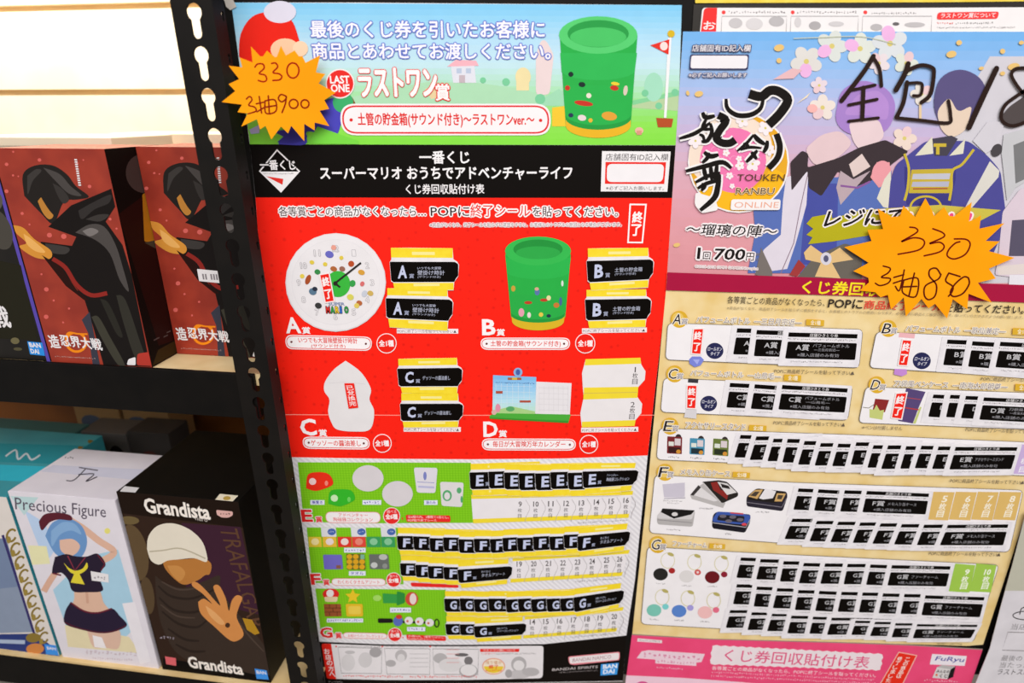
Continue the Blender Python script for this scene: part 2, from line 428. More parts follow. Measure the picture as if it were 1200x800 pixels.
m.poly(smooth([(25, 265), (38, 268), (50, 281), (68, 294), (67, 304), (50, 303), (33, 291), (41, 286), (30, 275), (25, 265)]), 'd4903a'); m.poly(smooth([(38, 275), (48, 282), (62, 296), (52, 296), (42, 288), (38, 275)]), 'e8ae60')
m.poly([(58, 300), (78, 312), (96, 340), (110, 352), (104, 352), (84, 336)], '2a1512')
m.poly(rnd([(150, 428), (152, 421), (160, 418), (160, 428)], 2), W); m.poly(rnd([(161, 428), (162, 414), (177, 411), (178, 428)], 3), 'b23a30')
m.line([(70, 304), (84, 314), (96, 334), (112, 346), (130, 343)], 5, '8d2a24', sm=True)
m.build('figure_picture', b1.root)
m = MB(f, LB + 2e-4)
m.line(smooth([(82, 399), (86, 392), (96, 393), (107, 393)]), 2, 'f08a1c'); m.line(ellp(94, 403, 11, 11.5, n=20, a0=-60, a1=250), 3, 'f08a1c')
m.text('造', 66, 411, 77, 411, 16, W, .02); m.text('忍界大戦', 78, 408, 124, 412, 14, W, .02)
m.scrib(70, 422, 115, 423, 2, 'c8b0a8')
m.build('lettering', b1.root); m = MB(f, LB + 2e-4)
[m.rect(97 + i * .35, 185 + i * 2.7, 100 + i * .35, 186.6 + i * 2.7, W) for i in range(12)]
m.build('lettering', b1.root)
sf = b1.side([(130, 173), (160, 167.5), (205, 412), (178, 430)])
m = MB(sf, LB); m.poly([(130, 173), (160, 167.5), (205, 412), (178, 430)], '150d0b')
m.poly([(141, 245), (156, 225), (178, 300), (200, 400), (180, 405)], '2b0f0c')
m.ell(154, 200, 10, 22, '4a3a37', -8); m.poly(rnd([(155, 222), (167, 221), (176, 275), (161, 279)], 3), 'b8781c'); m.poly([(161, 279), (176, 275), (180, 300)], '4a4034')
m.poly([(181, 316), (188, 325), (190, 340), (184, 330)], 'c79a6a'); m.poly([(180, 410), (203, 395), (205, 412), (178, 428)], '3a2a14')
m.scrib(176, 400, 190, 394, 7, '5a4a48')
m.build('side_print', b1.root)
pl = onshelf(205, 414, zs)
pl = pl + EX * .0032
b2 = dup(b1.root, pl - (o), 'red box with a small white price sticker, partly behind the perforated post')
q2 = Face([(0, 0), (1, 0), (1, 1), (0, 1)], [pl + az, pl + ax + az, pl + ax, pl])
m = MB(q2, 4e-4)
m.poly(rnd([(.36, .555), (.58, .562), (.58, .622), (.36, .615)], .006), W); [m.rect(.4 + i * .026, .578, .4 + i * .026 + .016, .606, '8a8488') for i in range(6) if i != 2]
m.build('price_sticker', b2, label='small white price sticker')
# dark box at the far left
o0, ax0, ay0, az0 = cbox(0, (62, 427), (-58, 424), (0, 178), zs, .11, OFF)
b0 = Carton('figure_box', 'black box with a violet edge at the left end of the upper shelf', o0, ax0 * .985, ay0, az0, ink('1d1914', .45, .3, '14110e', 20), GRP)
f = b0.front([(-128, 178), (0, 178), (62, 426), (-56, 424)])
m = MB(f, LB)
m.poly([(-4, 178), (0, 178), (62, 426), (58, 426)], '5a4aa8')
m.ell(6, 268, 14, 25, '4a4640', -20); m.ell(2, 235, 9, 12, '5a564c'); m.poly([(-20, 300), (30, 310), (48, 400), (-20, 400)], '26241a'); m.poly([(-10, 318), (5, 325), (5, 338), (-10, 340)], '5a4aa8')
m.build('front_print', b0.root)
m = MB(f, LB + 1e-4); m.text('忍界大戦', -60, 386, 19, 386, 27, W, .02); m.build('lettering', b0.root); m = MB(f, LB + 1e-4); m.ell(22, 402, 5, 4, '6d6648'); m.ell(25, 412, 5, 2, '55503a')
m.build('seal_mark', b0.root)
m = MB(f, LB + 2e-4); m.poly([(36, 402), (53, 403), (56, 419), (39, 418)], '2f8de0'); m.text('BAN', 39, 409, 52, 409.5, 6, W, .03); m.text('DAI', 40.5, 416.5, 50, 417, 6, W, .03)
m.build('maker_badge', b0.root, label='small blue maker badge')
# pale cartons behind
def pale(name, label, x0, x1, y, d, dep, hmul=0, col='f1dfc4', grp=None):
    s = lsoff(d); l, r = s.at(x0, y), s.at(x1, y)
    xl, xr = (l - P0).dot(EX), (r - P0).dot(EX)
    oo = Vector((P0.x, P0.y, zs)) + EX * xl + EY * d
    return Carton(name, label, oo, EX * (xr - xl), EY * dep, EZ * (l.z - zs), ink(col, .5, .25, None, 30), grp)
pale('carton', 'pale carton behind the red box in full view, its top catching the light', -60, 129, 160, .125, .11)
pale('carton', 'pale carton behind the red box by the post, its top catching the light', 128, 262, 156, .262, .085)
lid = MB(); c0 = lsoff(.25).at(172, 153); lid.box(c0, EX * .03, EY * .04, EZ * .006, ink('d9a8b8', .5, .2)); 
# lower shelf -------------------------------------------------
GRL = 'figure boxes on the lower shelf'
OFL = .008
o, ax, ay, az = cbox(0, (187, 785), (73, 767), (65, 580), zl, .105, OFL)
p = onshelf  # depth from the photographed top
LIL = ink('e6dfe8', .45, .3, 'ddd6e0', 20)
bw = Carton('figure_box', 'white box with script lettering beside the dark box on the lower shelf', o, ax, ay, az, LIL, GRL)
Q = [(5, 579.5), (125, 580), (189, 784.5), (75, 766)]
f = bw.front(Q); m = MB(f, LB)
m.poly(Q, 'e0dae2')
m.poly([(24, 600), (45, 612), (62, 640), (50, 660)], 'b9cfec'); m.poly([(95, 650), (132, 640), (162, 730), (130, 760), (80, 740), (60, 690)], 'a8cde2')
m.poly([(30, 640), (50, 640), (55, 660), (35, 662)], 'e6e2b4'); m.poly([(75, 730), (150, 745), (165, 765), (80, 755)], 'e3d6b0'); m.poly([(140, 705), (155, 703), (178, 775), (165, 778)], 'e9e4ea'); m.poly([(8, 585), (38, 584), (24, 606)], 'bcd6d8')
m.ell(118, 618, 3.5, 3.5, 'e5dc7c')
m.build('front_print', bw.root)
m = MB(f, LB + 1e-4)    # plain costume shapes
m.line([(74, 608), (90, 617), (108, 630), (126, 641), (124, 648), (110, 656)], 8, 'dcb29c', sm=True); m.line([(66, 664), (58, 676), (50, 692)], 7, 'd8ac96', sm=True)
m.poly(smooth([(48, 628), (55, 612), (72, 606), (88, 614), (95, 632), (90, 650), (76, 655), (60, 648), (48, 628)]), '6d96c8'); m.poly(smooth([(54, 622), (66, 611), (80, 612), (88, 624), (76, 620), (64, 626), (56, 640), (54, 622)]), '86acd6'); m.poly(smooth([(64, 632), (78, 630), (87, 637), (84, 646), (76, 650), (66, 644), (64, 632)]), 'e0b8a4')
m.poly(smooth([(40, 612), (46, 603), (60, 600), (74, 602), (76, 608), (62, 608), (52, 612), (44, 622), (40, 612)]), '5c2430')
m.poly(smooth([(83, 688), (98, 692), (112, 690), (118, 704), (126, 716), (104, 719), (82, 712), (84, 700), (83, 688)]), 'dcb59e'); m.poly([(96, 690), (99, 690), (101, 705), (98, 705)], 'cfa28c'); m.poly(smooth([(99, 732), (116, 736), (138, 737), (138, 758), (122, 757), (108, 755), (99, 732)]), 'dcb8a4')
m.poly(smooth([(60, 652), (72, 648), (82, 650), (95, 650), (108, 646), (118, 658), (113, 667), (113, 678), (116, 690), (98, 692), (82, 691), (76, 678), (68, 670), (58, 671), (60, 652)]), '2a2032'); m.line([(108, 647), (117, 658), (113, 666)], 1.6, '6a2434'); m.line([(59, 671), (68, 673)], 1.6, '6a2434')
m.poly(smooth([(70, 658), (76, 664), (84, 667), (92, 664), (96, 657), (97, 664), (88, 671), (78, 669), (70, 658)]), 'e0cf3c'); m.poly([(83, 669), (88, 670), (95, 683), (79, 681)], 'e0cf3c'); m.line([(74, 650), (83, 667), (94, 651)], 1.4, '8a3444')
m.poly(smooth([(80, 704), (96, 714), (112, 716), (128, 711), (138, 720), (147, 731), (134, 738), (116, 740), (92, 735), (75, 728), (75, 714), (80, 704)]), '2a2036'); m.line([(80, 704), (96, 714), (112, 716), (128, 711)], 1.8, '6a2434', sm=True); m.line([(75, 727), (92, 734), (116, 739), (134, 737), (146, 731)], 1.2, '5a2030', sm=True)
m.poly([(107, 742), (118, 745), (124, 758), (110, 756)], 'eee8ea')
m.build('costume_picture', bw.root)
m = MB(f, LB + 2e-4)
m.text('Precious Figure', 15, 604, 116, 606, 19, '5e5664', shear=.2)
m.build('lettering', bw.root); m = MB(f, LB + 2e-4)
m.scrib(100, 764, 161, 768, 5, 'c9b8c0'); m.scrib(108, 770, 156, 774, 3, 'c9b8c0')
m.build('lettering', bw.root)
m = MB(f, LB + 3e-4); m.poly([(101, 667), (122, 670), (123, 680), (103, 678)], W); m.scrib(105, 676, 119, 677, 4, 'a09aa0'); m.build('price_sticker', bw.root, label='small white price sticker')
tf = bw.top([(82, 525), (166, 537), (125, 580), (5, 579.5)]); m = MB(tf, LB)
m.poly([(60, 545), (154, 550), (144, 560), (45, 553)], 'd2d0e2'); m.pen([[(90, 548), (108, 551)], [(96, 550), (86, 562), (78, 563)], [(90, 556), (105, 555), (98, 563), (108, 558)]], 1.2, '4a4450')
m.scrib(72, 537, 82, 538, 3, '6b6670'); m.build('top_print', bw.root)
# dark box
o, ax, ay, az = cbox(0, (318, 801), (191, 785), (200, 581), zl, .155, OFL)
bd = Carton('figure_box', 'black box with a brown and purple front between the white box and the post', o, ax, ay, az, ink('0a0807', .5, .18, '070605', 20), GRL)
Q = [(125, 578), (274, 583), (322, 801), (190, 785)]
f = bd.front(Q); m = MB(f, LB)
m.poly(Q, '20150f'); m.poly([(134, 604), (216, 610), (286, 615), (322, 795), (190, 782)], '33231b'); m.poly([(205, 612), (278, 614), (306, 720), (215, 700)], '3d2130')
m.ell(150, 650, 16, 34, '5f4c34', -15); m.ell(142, 612, 12, 5, '6b5a3a'); m.ell(168, 700, 8, 22, '574530', -10)
m.poly([(190, 772), (320, 792), (322, 801), (190, 785)], '0d0a09')
m.build('front_print', bd.root)
m = MB(f, LB + 1e-4)   # plain cap, cowl and open hand
m.poly(smooth([(176, 676), (188, 684), (210, 690), (238, 680), (254, 674), (256, 690), (272, 712), (300, 742), (316, 764), (320, 792), (270, 784), (214, 772), (190, 742), (180, 710), (176, 676)]), '3a2e27')
for a_ in ([(180, 688), (196, 700), (222, 702), (250, 690)], [(182, 702), (200, 716), (226, 718), (248, 706)], [(186, 718), (206, 732), (228, 736), (240, 728)], [(194, 738), (214, 750), (232, 752)], [(204, 756), (222, 764), (240, 764)]): m.line(a_, 3, '2c221d', sm=True, taper=True)
for a_ in ([(184, 683), (206, 692), (236, 688)], [(184, 710), (204, 723), (226, 725)], [(270, 716), (290, 742), (312, 764)]): m.line(a_, 2, '4c3e36', sm=True, taper=True)
m.poly(smooth([(184, 658), (206, 656), (232, 654), (243, 660), (242, 672), (236, 674), (228, 680), (212, 686), (200, 680), (188, 668), (184, 658)]), 'b5773a'); m.poly(smooth([(190, 664), (204, 664), (212, 672), (206, 682), (196, 674), (190, 664)]), 'c68a4a')
m.poly(smooth([(165, 645), (166, 630), (176, 617), (194, 613), (214, 619), (230, 632), (237, 648), (237, 658), (222, 654), (204, 656), (190, 658), (180, 663), (170, 658), (165, 645)]), 'e2d9c8'); m.line([(168, 648), (184, 646), (206, 643), (236, 654)], 1.6, 'b8ae98', sm=True)
m.poly(smooth([(229, 706), (236, 702), (246, 708), (234, 696), (222, 688), (221, 683), (227, 683), (238, 692), (256, 710), (249, 694), (247, 687), (252, 685), (257, 690), (263, 702), (267, 716), (270, 704), (276, 697), (283, 700), (279, 712), (277, 724), (286, 742), (281, 750), (270, 751), (250, 735), (233, 720), (229, 706)], 4), 'd08a4c'); m.poly(smooth([(238, 710), (250, 718), (262, 730), (256, 732), (244, 722), (238, 710)]), 'e0a468'); m.ell(266, 733, 3, 3, '4a3020')
m.poly([(284, 724), (296, 726), (306, 742), (300, 744), (290, 738)], 'b08424')
m.build('figure_picture', bd.root)
m = MB(f, LB + 2e-4)
m.text('Grandista', 161, 602, 241, 607, 19, 'efe6de', .03); m.build('lettering', bd.root); m = MB(f, LB + 2e-4)
m.text('nero', 222, 608, 237, 609.5, 4, 'cfc6be')
m.build('lettering', bd.root); m = MB(f, LB + 2e-4)
m.textq('TRAFALGAR', [(274, 616), (312, 735), (294, 738), (251, 615)], '5d3f2e')
m.build('lettering', bd.root); m = MB(f, LB + 2e-4)
m.text('Grandista', 221, 783, 288, 792, 14, 'efe6de', .03); m.scrib(185, 750, 204, 752, 4, '9a8f9a')
m.poly([(192, 770), (205, 772), (206, 781), (194, 779)], 'd9646a')
m.build('lettering', bd.root)
m = MB(f, LB + 3e-4); m.poly([(301, 784), (316, 786), (319, 797), (304, 796)], '3f8fe4'); m.textq('BAN', [(303, 786), (315, 787.5), (316, 791), (304, 790)], W, .02); m.build('maker_badge', bd.root, label='small blue maker badge')
m = MB(f, LB + 4e-4); m.poly(rnd([(247, 594), (268, 595), (268, 600), (262, 603), (254, 603), (248, 600)], 2), 'd8aaa4'); m.scrib(252, 600, 265, 600.5, 3.5, '4a2a28'); m.build('maker_badge', bd.root, label='small pink maker badge')
tf = bd.top([(200, 510), (315, 520), (274, 583), (125, 578)]); m = MB(tf, LB)
m.poly([(134, 572), (154, 573), (151, 578.5), (130, 578)], 'd8d4d6'); m.build('top_print', bd.root); m = MB(tf, LB)
m.poly([(252, 576), (272, 577), (268, 583), (249, 582)], 'e6dcc4'); m.ell(261, 580, 4, 2, 'b99a4a'); m.build('top_print', bd.root)
# framed blue box at the left end
o, ax, ay, az = cbox(0, (71, 766), (-62, 748), (-20, 580), zl, .16, OFL)
bl = Carton('figure_box', 'teal and white box with gold ornament border, left end of the lower shelf', o, ax * .985, ay, az, ink('3a9aa6', .45, .3, '328c9a', 14), GRL)
Q = [(-125, 577), (3, 581), (74, 766), (-60, 747)]
f = bl.front(Q); m = MB(f, LB)
m.poly(Q, 'ded6d0'); m.poly([(-110, 640), (4, 625), (40, 735), (-60, 738)], '7686a4'); m.poly([(-110, 690), (20, 680), (38, 735), (-60, 738)], '8a96ac')
m.line([(0, 622), (42, 740)], 3, '3a3468'); m.poly([(-60, 738), (40, 737), (60, 750), (74, 766), (-58, 747)], '2f3d7a'); m.poly([(-60, 742), (30, 745), (30, 750), (-58, 746)], 'aab8d0')
m.build('front_print', bl.root)
m = MB(f, LB + 1e-4)
for i in range(9):
    x, y = 4 + i * 5.4, 618 + i * 15; m.line(ellp(x + 6, y + 4, 5, 7, 20, 14, 0, 300), 2.4, '8a7436'); m.ell(x + 3, y + 9, 2.5, 4, '9c8540')
m.ell(43, 756, 11, 7, 'd08648'); m.ell(40, 742, 9, 6, '8a7436')
m.build('ornament', bl.root, label='gold ornament border')
m = MB(f, LB + 2e-4); m.poly([(54, 750), (69, 752), (73, 765), (57, 763)], '3f8fe4'); m.textq('BAN', [(57, 753), (68, 754.5), (69, 758), (58, 757)], W, .02); m.build('maker_badge', bl.root, label='small blue maker badge')
tf = bl.top([(-20, 500), (100, 508), (3, 581), (-125, 577)]); m = MB(tf, LB)
m.poly([(-40, 522), (82, 522), (55, 545), (-60, 545)], '2f8f9c'); m.poly([(-60, 548), (45, 548), (25, 565), (-80, 565)], '35b2c8')
for i in range(8): m.ell(88 - i * 11, 518 + i * 8.5, 5, 3, '7d6a30', 30)
m.line([(-4, 538), (6, 530), (10, 541), (18, 534), (24, 541), (33, 535)], 2, 'c9d4dc', sm=True); m.build('top_print', bl.root)
# things further back on the lower shelf
def back(name, label, x0, x1, ytop, d, dep, col, blot=None, grp=None):
    s = lsoff(d); l, r = s.at(x0, ytop), s.at(x1, ytop); xl, xr = (l - P0).dot(EX), (r - P0).dot(EX)
    oo = Vector((P0.x, P0.y, zl)) + EX * xl + EY * d
    c = Carton(name, label, oo, EX * (xr - xl), EY * dep, EZ * (l.z - zl), ink(col, .6, .2, None, 40), grp)
    if blot:
        f = c.front([(0, 0), (1, 0), (1, 1), (0, 1)]); m = MB(f, LB)
        for b in blot: m.ell(*b)
        m.build('front_print', c.root)
    return c
back('carton', 'tan carton with a blue blot behind the white box, the left of two', 84, 136, 470, .30, .06, 'b08a5c', [(.35, .16, .25, .06, '5a6478')], 'tan cartons at the back')
back('carton', 'tan carton with a blue blot behind the dark box, the right of two', 141, 194, 472, .30, .06, 'b08a5c', [(.3, .16, .25, .06, '5a6478')], 'tan cartons at the back')
back('carton', 'grey carton with a dark picture, standing behind the white box', 92, 146, 505, .24, .05, '5e5957', [(.72, .3, .22, .2, '1a1614')])
back('carton', 'grey carton with a reddish picture, standing behind the black box', 148, 196, 505, .24, .05, '3e3937', [(.45, .3, .3, .15, '5a3430')])
back('carton', 'dark teal carton standing behind the teal box', -40, 77, 503, .215, .045, '3f6a6c', [(.45, .2, .25, .06, '9a6a48')])
# ---------------------------------------------------------------- red poster
PL = 8e-4
p1 = thing('lottery_poster', 'tall red, green and white lottery poster with a blue sky banner on top', 'poster', PB.at(560, 800))
LP = PL + 6.5e-4
def part(name, fn, root=p1, l=LP, **t):
    m = MB(PB, l); fn(m); return m.build(name, root, **t)
def f_(m): m.slab([(272, 3), (420, 3), (600, 4.5), (799, 6), (794, 169), (781, 340), (759, 534), (744, 680), (734, 744), (730, 798), (560, 801), (378, 802), (369, 751), (357, 680), (337, 536), (323.6, 440), (304.5, 305), (299.4, 232), (292.6, 169)], 5e-5, PL, ink('efebee', .5, .25, 'e6e2e5', 60))
part('sheet', f_)
GRN = '90e45e'
def f_(m):
    def edge(t): return ((271 + 22 * t, 3 + 166 * t), (799 - 5 * t, 6 + 164 * t))
    m.grad(edge, ['7fc8f0', '9cd4f2', 'b9def2', 'c4e4ee', 'b4e2c8', '9ae08c', '8fe256', '86de48'], 24)
    m.poly([(376, 122), (420, 112), (500, 96), (560, 97), (610, 104), (640, 112), (640, 124), (376, 124)], 'aedcb6')
    m.poly([(498, 104), (520, 100), (524, 112), (505, 116)], 'e6cfa0')
    m.poly([(632, 118), (655, 104), (664, 110), (664, 124), (630, 124)], 'a0d8b4'); m.poly([(738, 124), (760, 114), (796, 110), (795, 130), (738, 126)], 'b6cfa0')
    m.poly([(740, 118), (770, 112), (796, 106), (796, 112), (764, 118), (742, 123)], '86cf98'); m.ell(766, 102, 11, 17, 'a4dcc0')
    m.poly(rnd([(628, 64), (628, 111), (644, 111), (649, 64), (640, 47), (634, 47)], 5), 'e8d4d4'); m.ell(613, 90, 9, 11, 'ecdca8'); m.rect(605, 92, 620, 106, 'ecdca8')
    for x, y, r in ((566, 94, 3.5), (593, 96, 4.5), (633, 116, 6), (756, 109, 4), (772, 124, 4), (791, 108, 4)): m.ell(x, y, r, r, '7ccb9c')
    m.poly([(528, 76), (556, 76), (558, 97), (531, 97)], 'dfe0ea'); m.poly([(524, 78), (534, 70), (558, 71), (561, 77)], 'f0b4c0'); m.rect(535, 80, 541, 86, 'b9c6dc'); m.rect(546, 80, 552, 86, 'b9c6dc'); m.rect(538, 88, 545, 97, 'c4b4bc')
    m.poly([(647, 126), (664, 124), (664, 148), (647, 148)], 'f0c83a')
    m.poly(rnd([(392, 116), (412, 112), (418, 124), (400, 138)], 4), '8a5a32')
part('banner_scenery', f_, l=PL + 2e-5)
def f_(m):   # plain balloon and cushion shapes stand where the photo has a figure
    m.poly(smooth([(280, 66), (282, 40), (295, 20), (315, 14), (335, 18), (347, 35), (350, 72), (300, 80), (280, 66)]), 'e8281c'); m.ell(328, 14, 19, 13, 'dcd8e8'); m.ell(334, 58, 17, 13, 'f2c8a4'); m.ell(352, 57, 9, 9, 'f4d4b4')
    m.poly(smooth([(330, 160), (344, 140), (380, 118), (398, 116), (402, 130), (396, 156), (386, 159), (360, 154), (358, 169), (326, 169)]), '4c48b8'); m.ell(402, 120, 12, 12, '3fae6c')
    m.poly([(360, 168), (372, 148), (400, 158), (420, 165), (420, 169)], '7ad848'); m.poly([(292, 152), (304, 146), (304, 156), (294, 157)], 'b8b4e0'); m.ell(338, 160, 22, 8, '4440a4'); m.poly([(292.6, 158), (320, 154), (332, 160), (322, 169), (292.6, 169)], '8ae048')
part('balloon_picture', f_, l=PL + 5.5e-4)
def f_(m):    # plain green tumbler
    cx = 701; L, R, B = 660, 743, 147
    m.poly([(656, 42), (747, 42), (739, 148), (663, 148)] , '2fae4c')
    m.poly(ellp(cx, 147, 38, 14.5, 0, 20, 0, 180) , 'e8b42c'); m.poly([(663, 134), (739, 134), (739, 148), (663, 148)], 'e8b42c')
    m.poly([(662, 128), (740, 128), (739.5, 136)] + ellp(cx, 138, 38.5, 14, 0, 20, 0, 180)[1:-1] + [(662.5, 136)], '2a9c44')
    m.poly([(660, 100), (742, 100), (740, 131)] + ellp(cx, 133, 39, 13.5, 0, 20, 0, 180)[1:-1] + [(662, 131)], '2fb04e')
    m.poly([(656.5, 62), (746.5, 62)] + ellp(cx, 82, 43.5, 12, 0, 20, 10, 170), '35b656')
    m.ell(cx, 41, 46, 22, '58cc72'); m.ell(cx, 39.5, 36, 16, '2f9c4a'); m.ell(cx, 43.5, 33, 11.5, '4cc266')
    for x, y, w, h, c in ((684, 121, 11, 3, 'c8382c'), (720, 103, 5, 3, 'c8382c'), (665, 103, 3, 3, 'c8382c'), (690, 112, 3, 3, 'e8e0d0'), (714, 136, 9, 5, 'e0a03c'), (682, 138, 5, 3.5, 'e2d4d4'), (669, 87, 3, 3, '243430'), (682, 99, 4, 3, '243430'), (669, 135, 3, 2.5, '2c3c54'), (721, 98, 5, 2, 'e8cc3c'), (733, 106, 2.5, 6, 'd8c8b8'), (692, 141, 2.5, 2.5, 'e8b43c')): m.ell(x, y, w, h, c, 8)
part('tumbler_picture', f_, l=PL + 6e-4)
def f_(m):
    m.poly([(783, 44), (787, 44), (781, 138), (778, 138)], 'f0eef0'); m.ell(786.5, 39.5, 4.3, 4.3, 'd8b62c'); m.poly([(762, 53), (784.5, 46), (783.5, 64)], 'e2362c'); m.ell(778, 54, 4.5, 5, 'f2dcd8'); m.poly([(769, 138), (789, 139), (787, 149), (771, 149)], 'b5502c'); m.ell(749, 153, 5, 4, 'e8b8a0'); m.rect(746, 153, 752, 158, 'd89880')
part('flag_picture', f_, l=PL + 5.5e-4)
def f_(m):
    m.text('最後のくじ券を引いたお客様に', 365, 44, 638, 44.5, 20, 'f6f3fa', .018, '6c7cd0', 1.6)
    m.text('商品とあわせてお渡しください。', 367, 69, 645, 69.5, 19, 'f6f3fa', .018, '6c7cd0', 1.6)
    m.ell(398.5, 98, 17, 17.5, 'f6e8e8'); m.ell(398.5, 98, 15.6, 16, 'e8302c'); m.text('LAST', 387, 98, 410, 98, 9.5, 'faf4f4', .03); m.text('ONE', 388, 108, 410, 108, 9.5, 'faf4f4', .03)
    m.text('ラストワン', 422, 113, 512, 113, 33, 'fbf4f4', .03, 'e83030', 2.0); m.text('賞', 511, 117.5, 527, 117.5, 19, 'fbf4f4', .02, 'e83030', 1.6)
    q = [(398, 121.5), (645, 121.5), (646, 158.6), (400, 158.6)]; m.poly(rnd(q, 18, 8), 'f4eef0'); m.poly(rnd(grow(q, -2), 17, 8), 'e2343a'); m.poly(rnd(grow(q, -4), 15, 8), 'f4eef0')
    m.text('土管の貯金箱(サウンド付き)～ラストワンver.～', 420, 149, 626, 149.5, 17, 'e0302e', .016); m.ell(411.5, 140.5, 2, 2, 'e0302e'); m.ell(633.5, 141, 2, 2, 'e0302e')
part('banner_lettering', f_)
def f_(m):
    m.poly([(292.6, 169), (794, 170.3), (788.5, 232), (299.4, 231.3)], ink('0c0705', .5, .1))
    m.text('一番くじ', 492, 191.5, 550, 191.5, 14.5, 'f2eef0', .025); m.text('スーパーマリオ おうちでアドベンチャーライフ', 376, 210.5, 670, 210, 15, 'f2eef0', .025); m.text('くじ券回収貼付け表', 476, 227.3, 567.5, 227, 11.5, 'f2eef0', .015)
part('title_band', f_, l=PL + 2e-5)
def f_(m):
    d = [(324.6, 174.6), (351.8, 200.5), (329.3, 225.7), (303.4, 200.5)]
    m.poly(d, 'eeeaec'); m.poly(grow(d, -1.6), '0c0705'); m.poly([(305, 201), (350.5, 201), (329.2, 224.5)], 'eeeaec'); m.poly([(312, 206.5), (332, 209.5), (331, 216.5)], 'e0342c')
    m.text('一番くじ', 305.5, 199, 347, 199, 11.5, 'f2eef0', .02, '0c0705', 1.4); m.scrib(309, 204.5, 344, 204.5, 2, '6a6668')
part('logo_emblem', f_)
def f_(m):
    q = [(705.5, 177), (786, 177.5), (782, 224.6), (704, 224.2)]
    m.poly(q, 'eeeaec'); m.poly([(709.6, 189.7), (780.6, 190), (778.5, 215.6), (708.8, 215.4)], 'ea3028'); m.poly(rnd([(711.5, 192), (778.5, 192.3), (776.5, 213.3), (711, 213.2)], 6), 'efebee')
    m.text('店舗固有ID記入欄', 709.5, 188, 782.5, 188.2, 8.2, '3c3638'); m.text('※必ずご記入お願いします。', 710, 222.6, 778, 223, 4.8, '4a4446')
part('name_box', f_)
REDM = ink('e0170a', .5, .2, 'fb1e0c', 110, 'voronoi', .10, .30)
def f_(m): m.poly([(299.4, 231.3), (788.5, 232), (781, 340), (759, 533.5), (660, 537), (550, 538), (450, 537.3), (337, 535.5), (323.6, 440), (304.5, 305)], REDM); m.line([(330, 485.6), (480, 486.5), (767, 486.3)], .8, 'f8a090')
part('prize_panel', f_, l=PL + 2e-5)
def f_(m):
    WH = 'fbf4f4'
    m.text('各等賞ごとの商品がなくなったら…', 327.5, 253.3, 499, 253.3, 11.5, '352a2a', .004, WH, 1.6); m.text('POPに', 505, 253.3, 550.5, 253.3, 11.5, '352a2a', .01, WH, 1.6)
    m.text('終了シール', 551.5, 254, 621, 254, 14.5, 'e8302a', .008, WH, 1.8); m.text('を貼ってください。', 624, 253.8, 724, 253.8, 12, '352a2a', .004, WH, 1.6)
    m.text('※商品がなくなり、終了シールを貼らずに運営をすると、お客様とのトラブルの原因となる場合がございます。', 504, 265.7, 728, 265.2, 4.6, '8a8284', 0, 'f4ecee', 1.1)
    q = [(737.7, 238.5), (758, 238.7), (753.5, 285), (735, 284.8)]; m.poly(q, WH); m.poly(grow(q, -1.8), 'f4281a'); m.vtext('終了', 747, 254.5, 745.5, 269.5, 11.5, WH, .03, 13)
part('instruction_lettering', f_, l=LP)
def f_(m):
    m.ell(393.4, 330.8, 59, 57.8, 'dcd8da'); m.ell(393.4, 330.3, 58, 56.6, 'ebe7ea'); m.ell(393.4, 330.6, 52, 50.5, 'e4e0e4'); m.ell(393.4, 330.4, 51.2, 49.7, 'e9e5e8')
    for i in range(12):
        a = math.radians(30 * (i + 1) - 90); x, y = 393.4 + 43 * math.cos(a), 331 + 40 * math.sin(a)
        m.text(str(i + 1), x - (3.4 if i > 8 else 2), y + 3.5, x + (3.4 if i > 8 else 2), y + 3.5, 7, 'e9e5e8', 0, 'b6b2b6', .6)
    m.ell(396, 332.7, 14.5, 15.3, '3cb640')
    for x, y, w, h, c in ((361, 327.5, 3, 6, 'a8502c'), (411.5, 309, 3.5, 3.5, 'b8502c'), (365.5, 307.3, 2.8, 2.4, 'e0c84c'), (381, 309.5, 2.6, 2.4, 'e0c84c'), (400, 302, 2.4, 2.4, 'e0c84c'), (354, 323.5, 2.6, 2.6, 'e4cc54'), (391, 290, 3, 3, 'e8a090'), (386, 298, 5, 4, '6a6ac0'), (391, 315, 4, 3, 'b0683c'), (401, 315, 3.5, 3, '9a6858'), (372, 318.5, 3.5, 3, '3a8a4c'), (413, 332, 3.5, 4, '3aa04c'), (423.5, 319, 4, 3, 'd8a040'), (424.5, 332.5, 2.5, 3, 'd87070'), (427, 344, 3, 4, 'c8ccd8'), (434, 343.5, 3.5, 3, 'd0b060'), (410.5, 348, 4, 3.5, 'd8d060'), (421, 355, 3.5, 3, 'b8683c'), (418, 358, 3, 3, 'e0c860'), (366.5, 341.5, 4.5, 4, '5a7890'), (369, 338.5, 3, 2.6, '2c3444'), (373, 358, 4, 3.4, '3a3a3a')): m.ell(x, y, w, h, c, 20)
    m.text('SUPER', 385, 357.8, 404, 357.8, 3.6, '7a8ab0', .02)
    for i, (c, col) in enumerate(zip('MARIO', ('d8342c', '2fa044', 'e8c22c', '2f6cc8', '2fa044'))):
        m.text(c, 382.5 + i * 5.4, 367, 386.9 + i * 5.4 if c != 'I' else 384.6 + i * 5.4, 367, 8.2, col, .04, '3a3040', .5)
    m.line([(391, 333), (423, 307.8)], 2.2, '2c2826'); m.line([(391, 330.5), (398.5, 336.5)], 2.2, '2c2826'); m.ell(393, 332, 2.6, 2.6, '2c2826')
part('clock_picture', f_)
